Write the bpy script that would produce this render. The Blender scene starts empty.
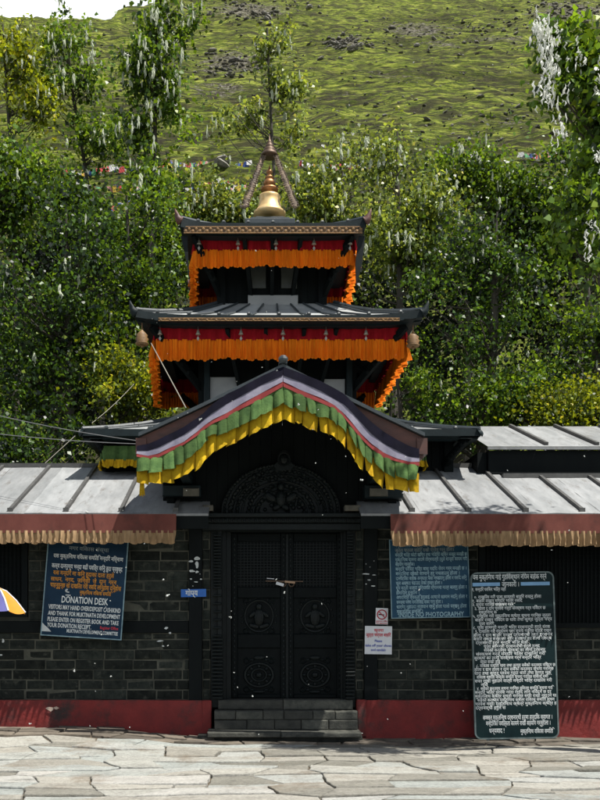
import bpy, math, random
import numpy as np
from mathutils import Vector, Matrix

rnd = random.Random(7)
R = math.radians
F, X0, H0, EYE = 900.0, 250.0, 620.0, 1.6

def PX(px, Y): return (px - X0) * Y / F
def PZ(py, Y): return EYE + (H0 - py) * Y / F
def P(px, py, Y): return (PX(px, Y), Y, PZ(py, Y))

sc = bpy.context.scene
COL = sc.collection

# ------------------------------------------------------------------ helpers
def link(o, parent=None):
    COL.objects.link(o)
    if parent is not None: o.parent = parent
    return o

def tag(o, label=None, cat=None, group=None, kind=None):
    if label: o['label'] = label
    if cat: o['category'] = cat
    if group: o['group'] = group
    if kind: o['kind'] = kind
    return o

def thing(name, label, cat, loc=(0, 0, 0), rot=None, group=None):
    o = bpy.data.objects.new(name, None)
    o.empty_display_size = 0.2
    link(o); o.location = loc
    if rot: o.rotation_euler = rot
    return tag(o, label, cat, group)

def sub3(a, b): return (a[0]-b[0], a[1]-b[1], a[2]-b[2])

class MB:
    """collects geometry in world coordinates (local if the parent is given with local=True)"""
    def __init__(s): s.v = []; s.f = []; s.t = []
    def face(s, idx, tone=0.5): s.f.append(idx); s.t.append(tone)
    def quad(s, a, b, c, d, tone=0.5):
        n = len(s.v); s.v += [a, b, c, d]; s.face((n, n+1, n+2, n+3), tone)
    def box(s, x0, x1, y0, y1, z0, z1, tone=0.5):
        n = len(s.v)
        s.v += [(x0,y0,z0),(x1,y0,z0),(x1,y1,z0),(x0,y1,z0),(x0,y0,z1),(x1,y0,z1),(x1,y1,z1),(x0,y1,z1)]
        for q in ((0,3,2,1),(4,5,6,7),(0,1,5,4),(1,2,6,5),(2,3,7,6),(3,0,4,7)):
            s.face(tuple(n+i for i in q), tone)
    def cbox(s, x0, x1, y0, y1, z0, z1, c=0.006, tone=0.5, jit=0.0):
        """box whose front (-Y) face is chamfered"""
        n = len(s.v)
        j = lambda: rnd.uniform(-jit, jit)
        s.v += [(x0,y1,z0),(x1,y1,z0),(x1,y1,z1),(x0,y1,z1)]
        s.v += [(x0,y0+c,z0),(x1,y0+c,z0),(x1,y0+c,z1),(x0,y0+c,z1)]
        s.v += [(x0+c,y0+j(),z0+c),(x1-c,y0+j(),z0+c),(x1-c,y0+j(),z1-c),(x0+c,y0+j(),z1-c)]
        for a in range(4):
            b = (a+1) % 4
            s.face((n+a, n+b, n+4+b, n+4+a), tone)
            s.face((n+4+a, n+4+b, n+8+b, n+8+a), tone)
        s.face((n+8, n+9, n+10, n+11), tone)
    def beam(s, a, b, w, h, tone=0.5, up=(0,0,1)):
        a = Vector(a); b = Vector(b); d = (b-a).normalized(); u = Vector(up)
        r = d.cross(u)
        if r.length < 1e-4: r = d.cross(Vector((0,1,0)))
        r.normalize(); u = r.cross(d).normalized()
        n = len(s.v)
        for p in (a, b):
            for sx, sz in ((-1,-1),(1,-1),(1,1),(-1,1)):
                s.v.append(tuple(p + r*sx*w/2 + u*sz*h/2))
        for q in ((3,2,1,0),(4,5,6,7),(0,1,5,4),(1,2,6,5),(2,3,7,6),(3,0,4,7)):
            s.face(tuple(n+i for i in q), tone)
    def tube(s, pts, rad, n=6, tone=0.5, caps=True):
        pts = [Vector(p) for p in pts]
        if not isinstance(rad, (list, tuple)): rad = [rad]*len(pts)
        base = len(s.v)
        for i, p in enumerate(pts):
            d = (pts[min(i+1, len(pts)-1)] - pts[max(i-1, 0)])
            if d.length < 1e-9: d = Vector((0,0,1))
            d.normalize()
            ref = Vector((0,0,1)) if abs(d.z) < 0.9 else Vector((0,1,0))
            r = d.cross(ref).normalized(); u = r.cross(d)
            for k in range(n):
                a = 2*math.pi*k/n
                s.v.append(tuple(p + (r*math.cos(a) + u*math.sin(a))*rad[i]))
        for i in range(len(pts)-1):
            for k in range(n):
                k2 = (k+1) % n
                s.face((base+i*n+k, base+i*n+k2, base+(i+1)*n+k2, base+(i+1)*n+k), tone)
        if caps:
            s.face(tuple(base+k for k in range(n))[::-1], tone)
            s.face(tuple(base+(len(pts)-1)*n+k for k in range(n)), tone)
    def lathe(s, c, prof, n=20, tone=0.5):
        """prof: (radius, z) bottom to top"""
        base = len(s.v)
        for r, z in prof:
            for k in range(n):
                a = 2*math.pi*k/n
                s.v.append((c[0]+r*math.cos(a), c[1]+r*math.sin(a), c[2]+z))
        for i in range(len(prof)-1):
            for k in range(n):
                k2 = (k+1) % n
                s.face((base+i*n+k, base+i*n+k2, base+(i+1)*n+k2, base+(i+1)*n+k), tone)
        s.face(tuple(base+k for k in range(n))[::-1], tone)
        s.face(tuple(base+(len(prof)-1)*n+k for k in range(n)), tone)
    def torus(s, c, R0, r0, n=20, m=6, sx=1.0, sz=1.0, tone=0.5):
        """ring lying in the XZ plane"""
        base = len(s.v)
        for i in range(n):
            a = 2*math.pi*i/n
            for k in range(m):
                b = 2*math.pi*k/m
                rr = R0 + r0*math.cos(b)
                s.v.append((c[0]+rr*math.cos(a)*sx, c[1]+r0*math.sin(b), c[2]+rr*math.sin(a)*sz))
        for i in range(n):
            for k in range(m):
                i2 = (i+1) % n; k2 = (k+1) % m
                s.face((base+i*m+k, base+i*m+k2, base+i2*m+k2, base+i2*m+k), tone)
    def blob(s, c, rx, ry, rz, n=6, m=4, tone=0.5, ang=0.0):
        base = len(s.v); ca, sa = math.cos(ang), math.sin(ang)
        for i in range(m+1):
            ph = math.pi*i/m
            for k in range(n):
                th = 2*math.pi*k/n
                x = rx*math.sin(ph)*math.cos(th); y = ry*math.sin(ph)*math.sin(th); z = rz*math.cos(ph)
                s.v.append((c[0]+x*ca - z*sa, c[1]+y, c[2]+x*sa + z*ca))
        for i in range(m):
            for k in range(n):
                k2 = (k+1) % n
                s.face((base+i*n+k, base+(i+1)*n+k, base+(i+1)*n+k2, base+i*n+k2), tone)
    def prism(s, poly, y0, y1, tone=0.5):
        """poly: list of (x,z), extruded along Y"""
        n = len(s.v); m = len(poly)
        s.v += [(x, y0, z) for x, z in poly] + [(x, y1, z) for x, z in poly]
        s.face(tuple(range(n, n+m)), tone); s.face(tuple(range(n+m, n+2*m))[::-1], tone)
        for i in range(m):
            j = (i+1) % m
            s.face((n+i, n+m+i, n+m+j, n+j), tone)
    def grid(s, rows, tone=0.5):
        """rows: list of equally long lists of points"""
        base = len(s.v); w = len(rows[0])
        for r in rows: s.v += [tuple(p) for p in r]
        for i in range(len(rows)-1):
            for k in range(w-1):
                t = tone(i, k) if callable(tone) else tone
                s.face((base+i*w+k, base+i*w+k+1, base+(i+1)*w+k+1, base+(i+1)*w+k), t)
    def build(s, name, mat, parent=None, local=False, smooth=False, solid=0.0):
        me = bpy.data.meshes.new(name)
        v = s.v
        if parent is not None and not local:
            L = parent.location
            if parent.parent is not None: L = L + parent.parent.location
            v = [(a[0]-L.x, a[1]-L.y, a[2]-L.z) for a in v]
        me.from_pydata(v, [], s.f); me.update()
        at = me.attributes.new('tone', 'FLOAT', 'FACE')
        at.data.foreach_set('value', s.t)
        if smooth: me.polygons.foreach_set('use_smooth', [True]*len(me.polygons))
        me.materials.append(mat)
        o = bpy.data.objects.new(name, me)
        link(o, parent)
        if solid:
            md = o.modifiers.new('thick', 'SOLIDIFY'); md.thickness = solid; md.offset = 0
        return o

# ------------------------------------------------------------------ materials
class NT:
    def __init__(s, name):
        s.m = bpy.data.materials.new(name); s.m.use_nodes = True
        s.t = s.m.node_tree; s.n = s.t.nodes; s.n.clear()
        s.out = s.n.new('ShaderNodeOutputMaterial')
        s.b = s.n.new('ShaderNodeBsdfPrincipled')
        s.t.links.new(s.b.outputs[0], s.out.inputs[0])
        s.tc = s.n.new('ShaderNodeTexCoord').outputs['Object']
    def L(s, a, b): s.t.links.new(a, b)
    def noise(s, scale, detail=4, rough=0.6, vec=None, stretch=None):
        n = s.n.new('ShaderNodeTexNoise'); n.inputs['Scale'].default_value = scale
        n.inputs['Detail'].default_value = detail; n.inputs['Roughness'].default_value = rough
        v = vec or s.tc
        if stretch:
            mp = s.n.new('ShaderNodeMapping'); mp.inputs['Scale'].default_value = stretch
            if stretch == (0.6, 3.0, 3.0): mp.inputs['Rotation'].default_value = (0, R(9), R(-9))
            s.L(v, mp.inputs[0]); v = mp.outputs[0]
        s.L(v, n.inputs['Vector']); return n.outputs['Fac']
    def ramp(s, fac, stops):
        r = s.n.new('ShaderNodeValToRGB')
        while len(r.color_ramp.elements) < len(stops): r.color_ramp.elements.new(0.5)
        for e, (p, c) in zip(r.color_ramp.elements, stops):
            e.position = p; e.color = (c[0], c[1], c[2], 1) if isinstance(c, (tuple, list)) else (c, c, c, 1)
        s.L(fac, r.inputs[0]); return r.outputs[0]
    def mix(s, fac, a, b, mode='MIX'):
        n = s.n.new('ShaderNodeMix'); n.data_type = 'RGBA'; n.blend_type = mode
        for sock, val in ((n.inputs[0], fac), (n.inputs[6], a), (n.inputs[7], b)):
            if isinstance(val, (int, float)): sock.default_value = val
            elif isinstance(val, tuple): sock.default_value = (val[0], val[1], val[2], 1)
            else: s.L(val, sock)
        return n.outputs[2]
    def tone(s):
        a = s.n.new('ShaderNodeAttribute'); a.attribute_name = 'tone'; return a.outputs['Fac']
    def bump(s, h, strength=0.4, dist=0.01):
        b = s.n.new('ShaderNodeBump'); b.inputs['Strength'].default_value = strength
        b.inputs['Distance'].default_value = dist
        s.L(h, b.inputs['Height']); s.L(b.outputs[0], s.b.inputs['Normal']); return b

def mat(name, c, c2=None, rough=0.7, scale=6.0, bump=0.3, dist=0.006, metal=0.0, stain=None, stain_at=(0.55, 0.7),
        stain_scale=2.0, tone_amt=0.5, stretch=None, spec=0.5):
    k = NT(name)
    c2 = c2 or tuple(x*0.6 for x in c)
    f = k.noise(scale, 6, 0.65, stretch=stretch)
    col = k.mix(k.ramp(f, [(0.3, 0.0), (0.7, 1.0)]), c2, c)
    tv = k.ramp(k.tone(), [(0.0, 1-tone_amt), (1.0, 1+tone_amt)])
    # colour ramps clamp at 1, so tone only darkens from the brightest brick down
    tv = k.ramp(k.tone(), [(0.0, 1-tone_amt), (1.0, 1.0)])
    col = k.mix(1.0, col, tv, 'MULTIPLY')
    if stain:
        sf = k.ramp(k.noise(stain_scale, 7, 0.7, stretch=stretch), [(stain_at[0], 0.0), (stain_at[1], 1.0)])
        col = k.mix(sf, col, stain)
    k.L(col, k.b.inputs['Base Color'])
    k.b.inputs['Roughness'].default_value = rough
    k.b.inputs['Metallic'].default_value = metal
    k.b.inputs['Specular IOR Level'].default_value = spec
    if bump: k.bump(k.noise(scale*5, 5, 0.7, stretch=stretch), bump, dist)
    return k.m

M = {}
def slab_mat():
    k = NT('flagstone')
    t = k.tone()
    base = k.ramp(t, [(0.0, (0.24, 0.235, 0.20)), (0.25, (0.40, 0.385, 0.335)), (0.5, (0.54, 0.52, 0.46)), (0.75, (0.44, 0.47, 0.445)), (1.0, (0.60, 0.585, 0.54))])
    lay = k.ramp(k.noise(3.2, 9, 0.78, stretch=(0.7, 1.6, 1)), [(0.32, 0.6), (0.5, 0.85), (0.68, 1.0)])
    col = k.mix(1.0, base, lay, 'MULTIPLY')
    gr = k.ramp(k.noise(26, 6, 0.8), [(0.35, 0.62), (0.6, 1.0)])
    col = k.mix(1.0, col, gr, 'MULTIPLY')
    dirt = k.ramp(k.noise(0.9, 8, 0.72), [(0.54, 0.0), (0.70, 0.8)])
    col = k.mix(dirt, col, (0.17, 0.125, 0.08))
    moss = k.ramp(k.noise(1.7, 8, 0.75, stretch=(0.6, 2, 1)), [(0.60, 0.0), (0.68, 0.7)])
    col = k.mix(moss, col, (0.06, 0.06, 0.045))
    k.L(col, k.b.inputs['Base Color']); k.b.inputs['Roughness'].default_value = 0.85; k.b.inputs['Specular IOR Level'].default_value = 0.2
    k.bump(k.noise(4, 10, 0.8, stretch=(0.7, 1.5, 1)), 1.0, 0.05)
    return k.m
M['brick'] = mat('dark_stone_block', (0.040, 0.046, 0.039), (0.010, 0.014, 0.013), 0.85, 9, 0.7, 0.01, stain=(0.085, 0.088, 0.07), stain_at=(0.56, 0.80), stain_scale=7, tone_amt=0.6, spec=0.12)
M['mortar'] = mat('pale_mortar', (0.15, 0.15, 0.12), (0.028, 0.032, 0.027), 0.9, 2.2, 0.5, spec=0.1)
M['timber'] = mat('black_timber', (0.006, 0.009, 0.009), (0.003, 0.005, 0.006), 0.7, 4, 0.4, 0.004, stretch=(1, 1, 0.25), stain=(0.018, 0.020, 0.018), stain_at=(0.6, 0.85), spec=0.12)
M['carved'] = mat('carved_black_wood', (0.0065, 0.0115, 0.0115), (0.003, 0.005, 0.0055), 0.5, 12, 0.5, 0.006, spec=0.2)
M['doorwood'] = mat('door_black_wood', (0.0035, 0.0065, 0.0068), (0.0015, 0.003, 0.0035), 0.55, 8, 0.4, 0.004, spec=0.1)
M['bluewood'] = mat('blue_black_paint', (0.008, 0.020, 0.024), (0.004, 0.010, 0.012), 0.6, 5, 0.3, spec=0.25)
M['redwood'] = mat('barge_board_wood', (0.14, 0.052, 0.038), (0.07, 0.028, 0.022), 0.6, 5, 0.4, 0.004, stretch=(1, 1, 3), stain=(0.02, 0.015, 0.014), stain_at=(0.5, 0.8))
M['plinth'] = mat('red_painted_plinth', (0.28, 0.020, 0.016), (0.15, 0.011, 0.010), 0.75, 4, 0.6, 0.012, stain=(0.028, 0.014, 0.012), stain_at=(0.50, 0.66), stain_scale=1.6)
M['plinth_chip'] = mat('bare_plaster_chip', (0.5, 0.4, 0.33), (0.35, 0.25, 0.2), 0.9, 9)
M['step'] = mat('step_stone', (0.10, 0.10, 0.082), (0.035, 0.038, 0.032), 0.85, 8, 0.8, 0.012, stain=(0.02, 0.022, 0.018), stain_at=(0.52, 0.7), stain_scale=5, tone_amt=0.6)
M['slab'] = slab_mat()
M['slab_dark'] = mat('small_dark_flagstone', (0.26, 0.22, 0.17), (0.12, 0.10, 0.08), 0.9, 3.0, 0.9, 0.012, stain=(0.05, 0.045, 0.03), stain_at=(0.5, 0.75), stain_scale=2.5, tone_amt=0.7)
M['soil'] = mat('paving_joint_soil', (0.17, 0.135, 0.09), (0.06, 0.05, 0.035), 0.95, 5, 0.9, 0.02)
M['earth'] = mat('meadow_earth', (0.06, 0.075, 0.025), (0.05, 0.045, 0.025), 0.95, 0.5, 0.7, 0.05)
M['tin'] = mat('pale_tin_roof', (0.34, 0.35, 0.355), (0.20, 0.21, 0.215), 0.5, 1.8, 0.3, 0.006, stain=(0.10, 0.085, 0.07), stain_at=(0.55, 0.78), stain_scale=3, stretch=(3.5, 0.8, 1), tone_amt=0.35)
M['tin_edge'] = mat('roof_batten_dark', (0.10, 0.10, 0.095), (0.05, 0.05, 0.05), 0.6, 6)
M['tin_dark'] = mat('upper_tin_roof', (0.46, 0.475, 0.47), (0.28, 0.30, 0.305), 0.5, 2.5, 0.2, 0.004, stain=(0.32, 0.33, 0.32), stain_at=(0.55, 0.75), stain_scale=2.2, tone_amt=0.4)
M['slate'] = mat('pinnacle_base_metal', (0.05, 0.065, 0.075), (0.03, 0.04, 0.045), 0.45, 6, 0.3)
M['red_cloth'] = mat('crimson_cloth', (0.42, 0.012, 0.022), (0.28, 0.008, 0.014), 0.9, 8, 0.3, stretch=(3, 3, 0.4), tone_amt=0.4, spec=0.1)
M['orange_cloth'] = mat('orange_fringe_cloth', (1.0, 0.30, 0.014), (0.85, 0.15, 0.007), 0.85, 9, 0.5, stretch=(6, 6, 0.3), tone_amt=0.62, spec=0.1)
M['rose_cloth'] = mat('faded_red_canvas', (0.20, 0.072, 0.058), (0.13, 0.045, 0.038), 0.9, 3, 0.2, stain=(0.075, 0.035, 0.03), stain_at=(0.52, 0.68), stain_scale=2.6, stretch=(1, 1, 0.8), spec=0.1)
M['tan_cloth'] = mat('tan_fringe_cloth', (0.40, 0.27, 0.15), (0.24, 0.16, 0.09), 0.9, 10, 0.3, stretch=(3, 3, 0.4), spec=0.1, tone_amt=0.6)
M['navy_cloth'] = mat('navy_cloth', (0.010, 0.009, 0.022), (0.004, 0.004, 0.010), 0.85, 5, 0.3, spec=0.1)
M['white_cloth'] = mat('white_cloth', (0.33, 0.315, 0.39), (0.19, 0.18, 0.25), 0.85, 5, 0.3, spec=0.1)
M['maroon_cloth'] = mat('dusty_red_cloth', (0.30, 0.055, 0.055), (0.20, 0.035, 0.035), 0.85, 5, 0.3, spec=0.1)
M['green_cloth'] = mat('green_cloth', (0.105, 0.185, 0.058), (0.045, 0.095, 0.032), 0.9, 7, 0.6, 0.012, tone_amt=0.6, spec=0.1)
M['yellow_cloth'] = mat('yellow_cloth', (0.70, 0.47, 0.02), (0.42, 0.24, 0.012), 0.9, 7, 0.6, 0.012, tone_amt=0.55, spec=0.1)
M['gold'] = mat('gilded_copper', (0.95, 0.74, 0.40), (0.90, 0.55, 0.20), 0.42, 5, 0.1, metal=0.45)
M['copper'] = mat('aged_gilding', (0.62, 0.30, 0.12), (0.30, 0.13, 0.05), 0.45, 8, 0.2, metal=0.7)
M['bronze'] = mat('dark_bronze', (0.16, 0.10, 0.06), (0.07, 0.045, 0.03), 0.5, 12, 0.4, metal=0.5)
M['filigree'] = mat('weathered_filigree', (0.24, 0.17, 0.11), (0.05, 0.036, 0.028), 0.6, 14, 0.5, metal=0.3)
M['goldcarve'] = mat('faded_gold_carving', (0.36, 0.20, 0.065), (0.14, 0.07, 0.03), 0.6, 14, 0.4, tone_amt=0.7)
M['bell'] = mat('small_bell_metal', (0.55, 0.52, 0.45), (0.3, 0.27, 0.2), 0.4, 14, 0.1, metal=0.5)
M['horn'] = mat('rust_red_roof_tip', (0.16, 0.05, 0.03), (0.06, 0.025, 0.02), 0.6, 8)
M['panel'] = mat('grey_white_board', (0.44, 0.45, 0.45), (0.34, 0.35, 0.36), 0.8, 3, 0.1)
M['panel_dim'] = mat('dim_grey_pane', (0.10, 0.11, 0.10), (0.06, 0.065, 0.06), 0.5, 3, 0.1)
M['padstone'] = mat('grey_pad_stone', (0.16, 0.15, 0.12), (0.08, 0.075, 0.06), 0.85, 8, 0.6)
M['board_blue'] = mat('navy_sign_paint', (0.016, 0.045, 0.085), (0.010, 0.028, 0.055), 0.4, 3, 0.1, stain=(0.04, 0.07, 0.10), stain_at=(0.6, 0.9), spec=0.1)
M['board_mid'] = mat('blue_sign_paint', (0.028, 0.085, 0.145), (0.018, 0.055, 0.10), 0.4, 3, 0.1, stain=(0.05, 0.09, 0.12), stain_at=(0.6, 0.9), spec=0.1)
M['board_black'] = mat('blackish_green_sign', (0.010, 0.026, 0.028), (0.006, 0.016, 0.018), 0.35, 3, 0.1, spec=0.1)
M['frame_blue'] = mat('pale_blue_frame', (0.30, 0.46, 0.52), (0.12, 0.22, 0.27), 0.5, 12, 0.2)
M['frame_grey'] = mat('grey_green_frame', (0.15, 0.20, 0.20), (0.06, 0.09, 0.09), 0.5, 12, 0.2)
M['wht'] = mat('white_lettering', (0.72, 0.76, 0.76), (0.50, 0.55, 0.56), 0.7, 20, 0)
M['wht_dim'] = mat('worn_lettering', (0.24, 0.29, 0.31), (0.10, 0.14, 0.16), 0.7, 20, 0)
M['org'] = mat('orange_lettering', (0.62, 0.27, 0.02), (0.40, 0.16, 0.01), 0.7, 20, 0)
M['redink'] = mat('red_lettering', (0.55, 0.03, 0.05), (0.4, 0.02, 0.04), 0.7, 20, 0)
M['blueink'] = mat('blue_lettering', (0.05, 0.09, 0.40), (0.04, 0.06, 0.3), 0.7, 20, 0)
M['skyblue'] = mat('sky_blue_stripe', (0.22, 0.45, 0.72), (0.16, 0.33, 0.55), 0.6, 12, 0)
M['plate'] = mat('bright_blue_plate', (0.01, 0.14, 0.55), (0.008, 0.10, 0.42), 0.4, 9, 0.1)
M['paper'] = mat('white_paper', (0.78, 0.80, 0.83), (0.68, 0.70, 0.74), 0.8, 6, 0.1)
M['brownpaper'] = mat('brown_paper', (0.50, 0.32, 0.2), (0.38, 0.24, 0.15), 0.8, 6, 0.1)
M['rope'] = mat('pale_rope', (0.32, 0.31, 0.27), (0.28, 0.26, 0.2), 0.9, 20, 0.2)
M['cable'] = mat('grey_cable', (0.2, 0.21, 0.22), (0.12, 0.12, 0.12), 0.6, 20, 0)
M['paint_w'] = mat('white_paint_mark', (0.62, 0.66, 0.66), (0.4, 0.43, 0.43), 0.8, 20, 0)
M['umb_o'] = mat('umbrella_orange', (0.75, 0.33, 0.02), (0.6, 0.24, 0.02), 0.7, 4, 0.1)
M['umb_b'] = mat('umbrella_violet', (0.06, 0.06, 0.28), (0.04, 0.04, 0.2), 0.7, 4, 0.1)
M['umb_g'] = mat('umbrella_green', (0.10, 0.30, 0.18), (0.07, 0.2, 0.12), 0.7, 4, 0.1)
M['umb_w'] = mat('umbrella_white', (0.75, 0.75, 0.78), (0.6, 0.6, 0.63), 0.7, 4, 0.1)
M['chrome'] = mat('umbrella_steel', (0.5, 0.5, 0.5), (0.4, 0.4, 0.4), 0.3, 9, 0, metal=0.9)
M['bark'] = mat('poplar_bark', (0.11, 0.095, 0.075), (0.045, 0.04, 0.032), 0.9, 7, 0.8, 0.02, stretch=(1, 1, 0.3))
M['rock'] = mat('hill_rock', (0.36, 0.34, 0.30), (0.10, 0.095, 0.08), 0.95, 3.2, 0.8, 0.1, tone_amt=0.6)
for nm, c in (('flag_red', (0.55, 0.05, 0.05)), ('flag_white', (0.75, 0.74, 0.72)), ('flag_blue', (0.06, 0.12, 0.45)),
              ('flag_yellow', (0.75, 0.50, 0.05)), ('flag_green', (0.10, 0.35, 0.14)), ('flag_pink', (0.7, 0.33, 0.32))):
    M[nm] = mat(nm, c, tuple(x*0.75 for x in c), 0.85, 6, 0.1)

def fluff_mat(name, c):
    k = NT(name)
    k.b.inputs['Base Color'].default_value = (*c, 1); k.b.inputs['Roughness'].default_value = 1.0
    tr = k.n.new('ShaderNodeBsdfTranslucent'); tr.inputs[0].default_value = (*c, 1)
    mx = k.n.new('ShaderNodeMixShader'); mx.inputs[0].default_value = 0.4
    k.L(k.b.outputs[0], mx.inputs[1]); k.L(tr.outputs[0], mx.inputs[2]); k.L(mx.outputs[0], k.out.inputs[0])
    return k.m
M['fluff'] = fluff_mat('poplar_cotton', (0.66, 0.68, 0.66))
M['cotton'] = fluff_mat('tree_cotton', (0.85, 0.86, 0.82))
M['catkin'] = fluff_mat('poplar_catkin', (0.62, 0.66, 0.52))

def leaf_mat(name, dark, light, trans, rough=0.36, tf=0.42):
    k = NT(name)
    t = k.tone()
    col = k.ramp(t, [(0.22, dark), (0.72, light), (0.93, tuple(x*1.3 for x in light)), (1.0, (light[0]*2.6, light[1]*1.7, light[2]))])  # last stop paints a sun glint into the palest leaves
    k.L(col, k.b.inputs['Base Color']); k.b.inputs['Roughness'].default_value = rough
    k.b.inputs['Specular IOR Level'].default_value = 0.35
    tr = k.n.new('ShaderNodeBsdfTranslucent')
    k.L(k.mix(t, tuple(x*0.25 for x in trans), trans), tr.inputs[0])
    mx = k.n.new('ShaderNodeMixShader'); mx.inputs[0].default_value = tf
    k.L(k.b.outputs[0], mx.inputs[1]); k.L(tr.outputs[0], mx.inputs[2]); k.L(mx.outputs[0], k.out.inputs[0])
    return k.m
LEAF = {
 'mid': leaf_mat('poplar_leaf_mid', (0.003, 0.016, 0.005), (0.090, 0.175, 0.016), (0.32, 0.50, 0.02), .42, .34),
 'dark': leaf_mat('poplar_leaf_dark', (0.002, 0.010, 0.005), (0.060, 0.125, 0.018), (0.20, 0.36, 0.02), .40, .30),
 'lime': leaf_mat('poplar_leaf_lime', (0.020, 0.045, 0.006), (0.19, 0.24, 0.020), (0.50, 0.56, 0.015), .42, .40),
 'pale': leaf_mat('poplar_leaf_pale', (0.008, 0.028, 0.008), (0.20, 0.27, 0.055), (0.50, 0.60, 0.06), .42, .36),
 'shade': leaf_mat('poplar_leaf_shade', (0.001, 0.006, 0.003), (0.020, 0.045, 0.012), (0.05, 0.09, 0.01), .5, .15),  # darkened leaf copy, shade of the gaps put into its colour
}

# ------------------------------------------------------------------ ground
def sm(t): t = max(0.0, min(1.0, t)); return t*t*(3-2*t)
def G(x, y):
    return 0.17*sm((-x-0.30)/2.2)*sm((y-9.6)/2.6) + 0.012*math.sin(x*1.3+y*0.7)

def value_noise(x, y, seed=0):
    xi = np.floor(x).astype(np.int64); yi = np.floor(y).astype(np.int64)
    xf = x-xi; yf = y-yi
    u = xf*xf*(3-2*xf); v = yf*yf*(3-2*yf)
    def h(a, b):
        n = (a*374761393 + b*668265263 + seed*974711) & 0x7fffffff
        n = ((n ^ (n >> 13))*1274126177) & 0x7fffffff
        return ((n ^ (n >> 16)) & 0xffff)/65535.0
    return (h(xi,yi)*(1-u)+h(xi+1,yi)*u)*(1-v) + (h(xi,yi+1)*(1-u)+h(xi+1,yi+1)*u)*v
def fbm(x, y, o=4, seed=0):
    s = 0; a = 0.5
    for i in range(o):
        s = s + a*(value_noise(x*2**i, y*2**i, seed+i)-0.5); a *= 0.5
    return s

def build_ground():
    b = MB()
    S = 2500
    xs = [-S, -400, -60, -12, 12, 60, 400, S]; ys = [-S, -400, -60, -10, 24, 60, 400, S]
    b.grid([[(x, y, -0.12) for x in xs] for y in ys][::1])
    tag(b.build('ground', M['earth']), 'grassy earth beneath and around the temple court', kind='structure')
    # soil bed between the flagstones
    b = MB()
    xs = [-12+i*0.25 for i in range(97)]; ys = [-4+i*0.25 for i in range(67)]
    b.grid([[(x, y, G(x, y)-0.030) for x in xs] for y in ys])
    tag(b.build('paving_bed', M['soil'], smooth=True), 'bare soil bed showing in the joints of the court paving', kind='structure')

    # flagstones : irregular polygons cut from a jittered lattice
    r = random.Random(21)
    b = MB(); bd = MB()
    def stone(poly, top, tone, tgt, shrink):
        cx = sum(p[0] for p in poly)/len(poly); cy = sum(p[1] for p in poly)/len(poly)
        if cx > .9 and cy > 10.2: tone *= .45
        pts = []
        m = len(poly)
        for i in range(m):                      # wobbly edges
            a = poly[i]; c = poly[(i+1) % m]
            for t in (0.0, 0.17, 0.34, 0.5, 0.67, 0.84):
                x = a[0]+(c[0]-a[0])*t; y = a[1]+(c[1]-a[1])*t
                d = math.hypot(x-cx, y-cy) + 1e-6
                k = (d-shrink*r.uniform(0.1, 1.7))/d
                pts.append((cx+(x-cx)*k, cy+(y-cy)*k))
        tx, ty = r.uniform(-.010, .010), r.uniform(-.016, .016)
        n = len(tgt.v); m = len(pts)
        def hz(x, y): return G(x, y) + top + tx*(x-cx) + ty*(y-cy)
        tgt.v += [(x, y, hz(x, y)-0.06) for x, y in pts]
        tgt.v += [(x, y, hz(x, y)-0.007) for x, y in pts]
        tgt.v += [(cx+(x-cx)*0.985, cy+(y-cy)*0.985, hz(x, y)) for x, y in pts]
        for i in range(m):
            j = (i+1) % m
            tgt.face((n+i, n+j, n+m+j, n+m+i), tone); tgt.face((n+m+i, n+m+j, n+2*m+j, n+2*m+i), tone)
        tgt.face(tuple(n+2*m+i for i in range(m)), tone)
    def P_(i, j, rx, ry, x0, y0):
        q = random.Random(i*7919+j*104729+3)
        return (x0+(i+q.uniform(-.34, .34))*rx, y0+(j+q.uniform(-.30, .30))*ry)
    x0, y0, rx, ry = -11.0, -3.0, 0.56, 0.33
    nx, ny = 40, 44
    used = set()
    for j in range(ny):
        for i in range(nx):
            if (i, j) in used: continue
            w = 1
            if r.random() < 0.5 and i+1 < nx and (i+1, j) not in used: w = 2
            if w == 2 and r.random() < 0.2 and i+2 < nx: w = 3; used.add((i+2, j))
            used.add((i, j)); 
            if w >= 2: used.add((i+1, j))
            lo = [P_(i+k, j, rx, ry, x0, y0) for k in range(w+1)]
            hi = [P_(i+k, j+1, rx, ry, x0, y0) for k in range(w+1)]
            poly = lo + hi[::-1]
            if max(p[1] for p in poly) > 11.65 and max(p[1] for p in poly) > 11.5: 
                poly = [(x, min(y, 11.45)) for x, y in poly]
            if max(p[1] for p in poly)-min(p[1] for p in poly) < 0.15: continue
            if r.random() < 0.28 and w == 2:
                stone([lo[0], lo[1], hi[1], hi[0]], r.uniform(-.01, .012), r.random(), b, 0.013)
                stone([lo[1], lo[2], hi[2], hi[1]], r.uniform(-.01, .012), r.random(), b, 0.013)
            else: stone(poly, r.uniform(-.014, .016), r.random(), b, 0.013)
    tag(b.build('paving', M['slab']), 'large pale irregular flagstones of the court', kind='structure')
    # a margin of smaller, darker stones along the foot of the wall
    rx, ry = 0.42, 0.235
    for j in range(3):
        for i in range(-26, 26):
            poly = [P_(i, j, rx, ry, 0, 11.5), P_(i+1, j, rx, ry, 0, 11.5), P_(i+1, j+1, rx, ry, 0, 11.5), P_(i, j+1, rx, ry, 0, 11.5)]
            poly = [(x, max(y, 11.475)) for x, y in poly]
            cx = sum(p[0] for p in poly)/4
            if -0.6 < cx < 1.5 and j > 0: continue
            stone(poly, r.uniform(-.012, .02), r.random(), bd, 0.017)
    tag(bd.build('paving_margin', M['slab_dark']), 'small brown stones along the foot of the plinth', kind='structure')
build_ground()

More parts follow.
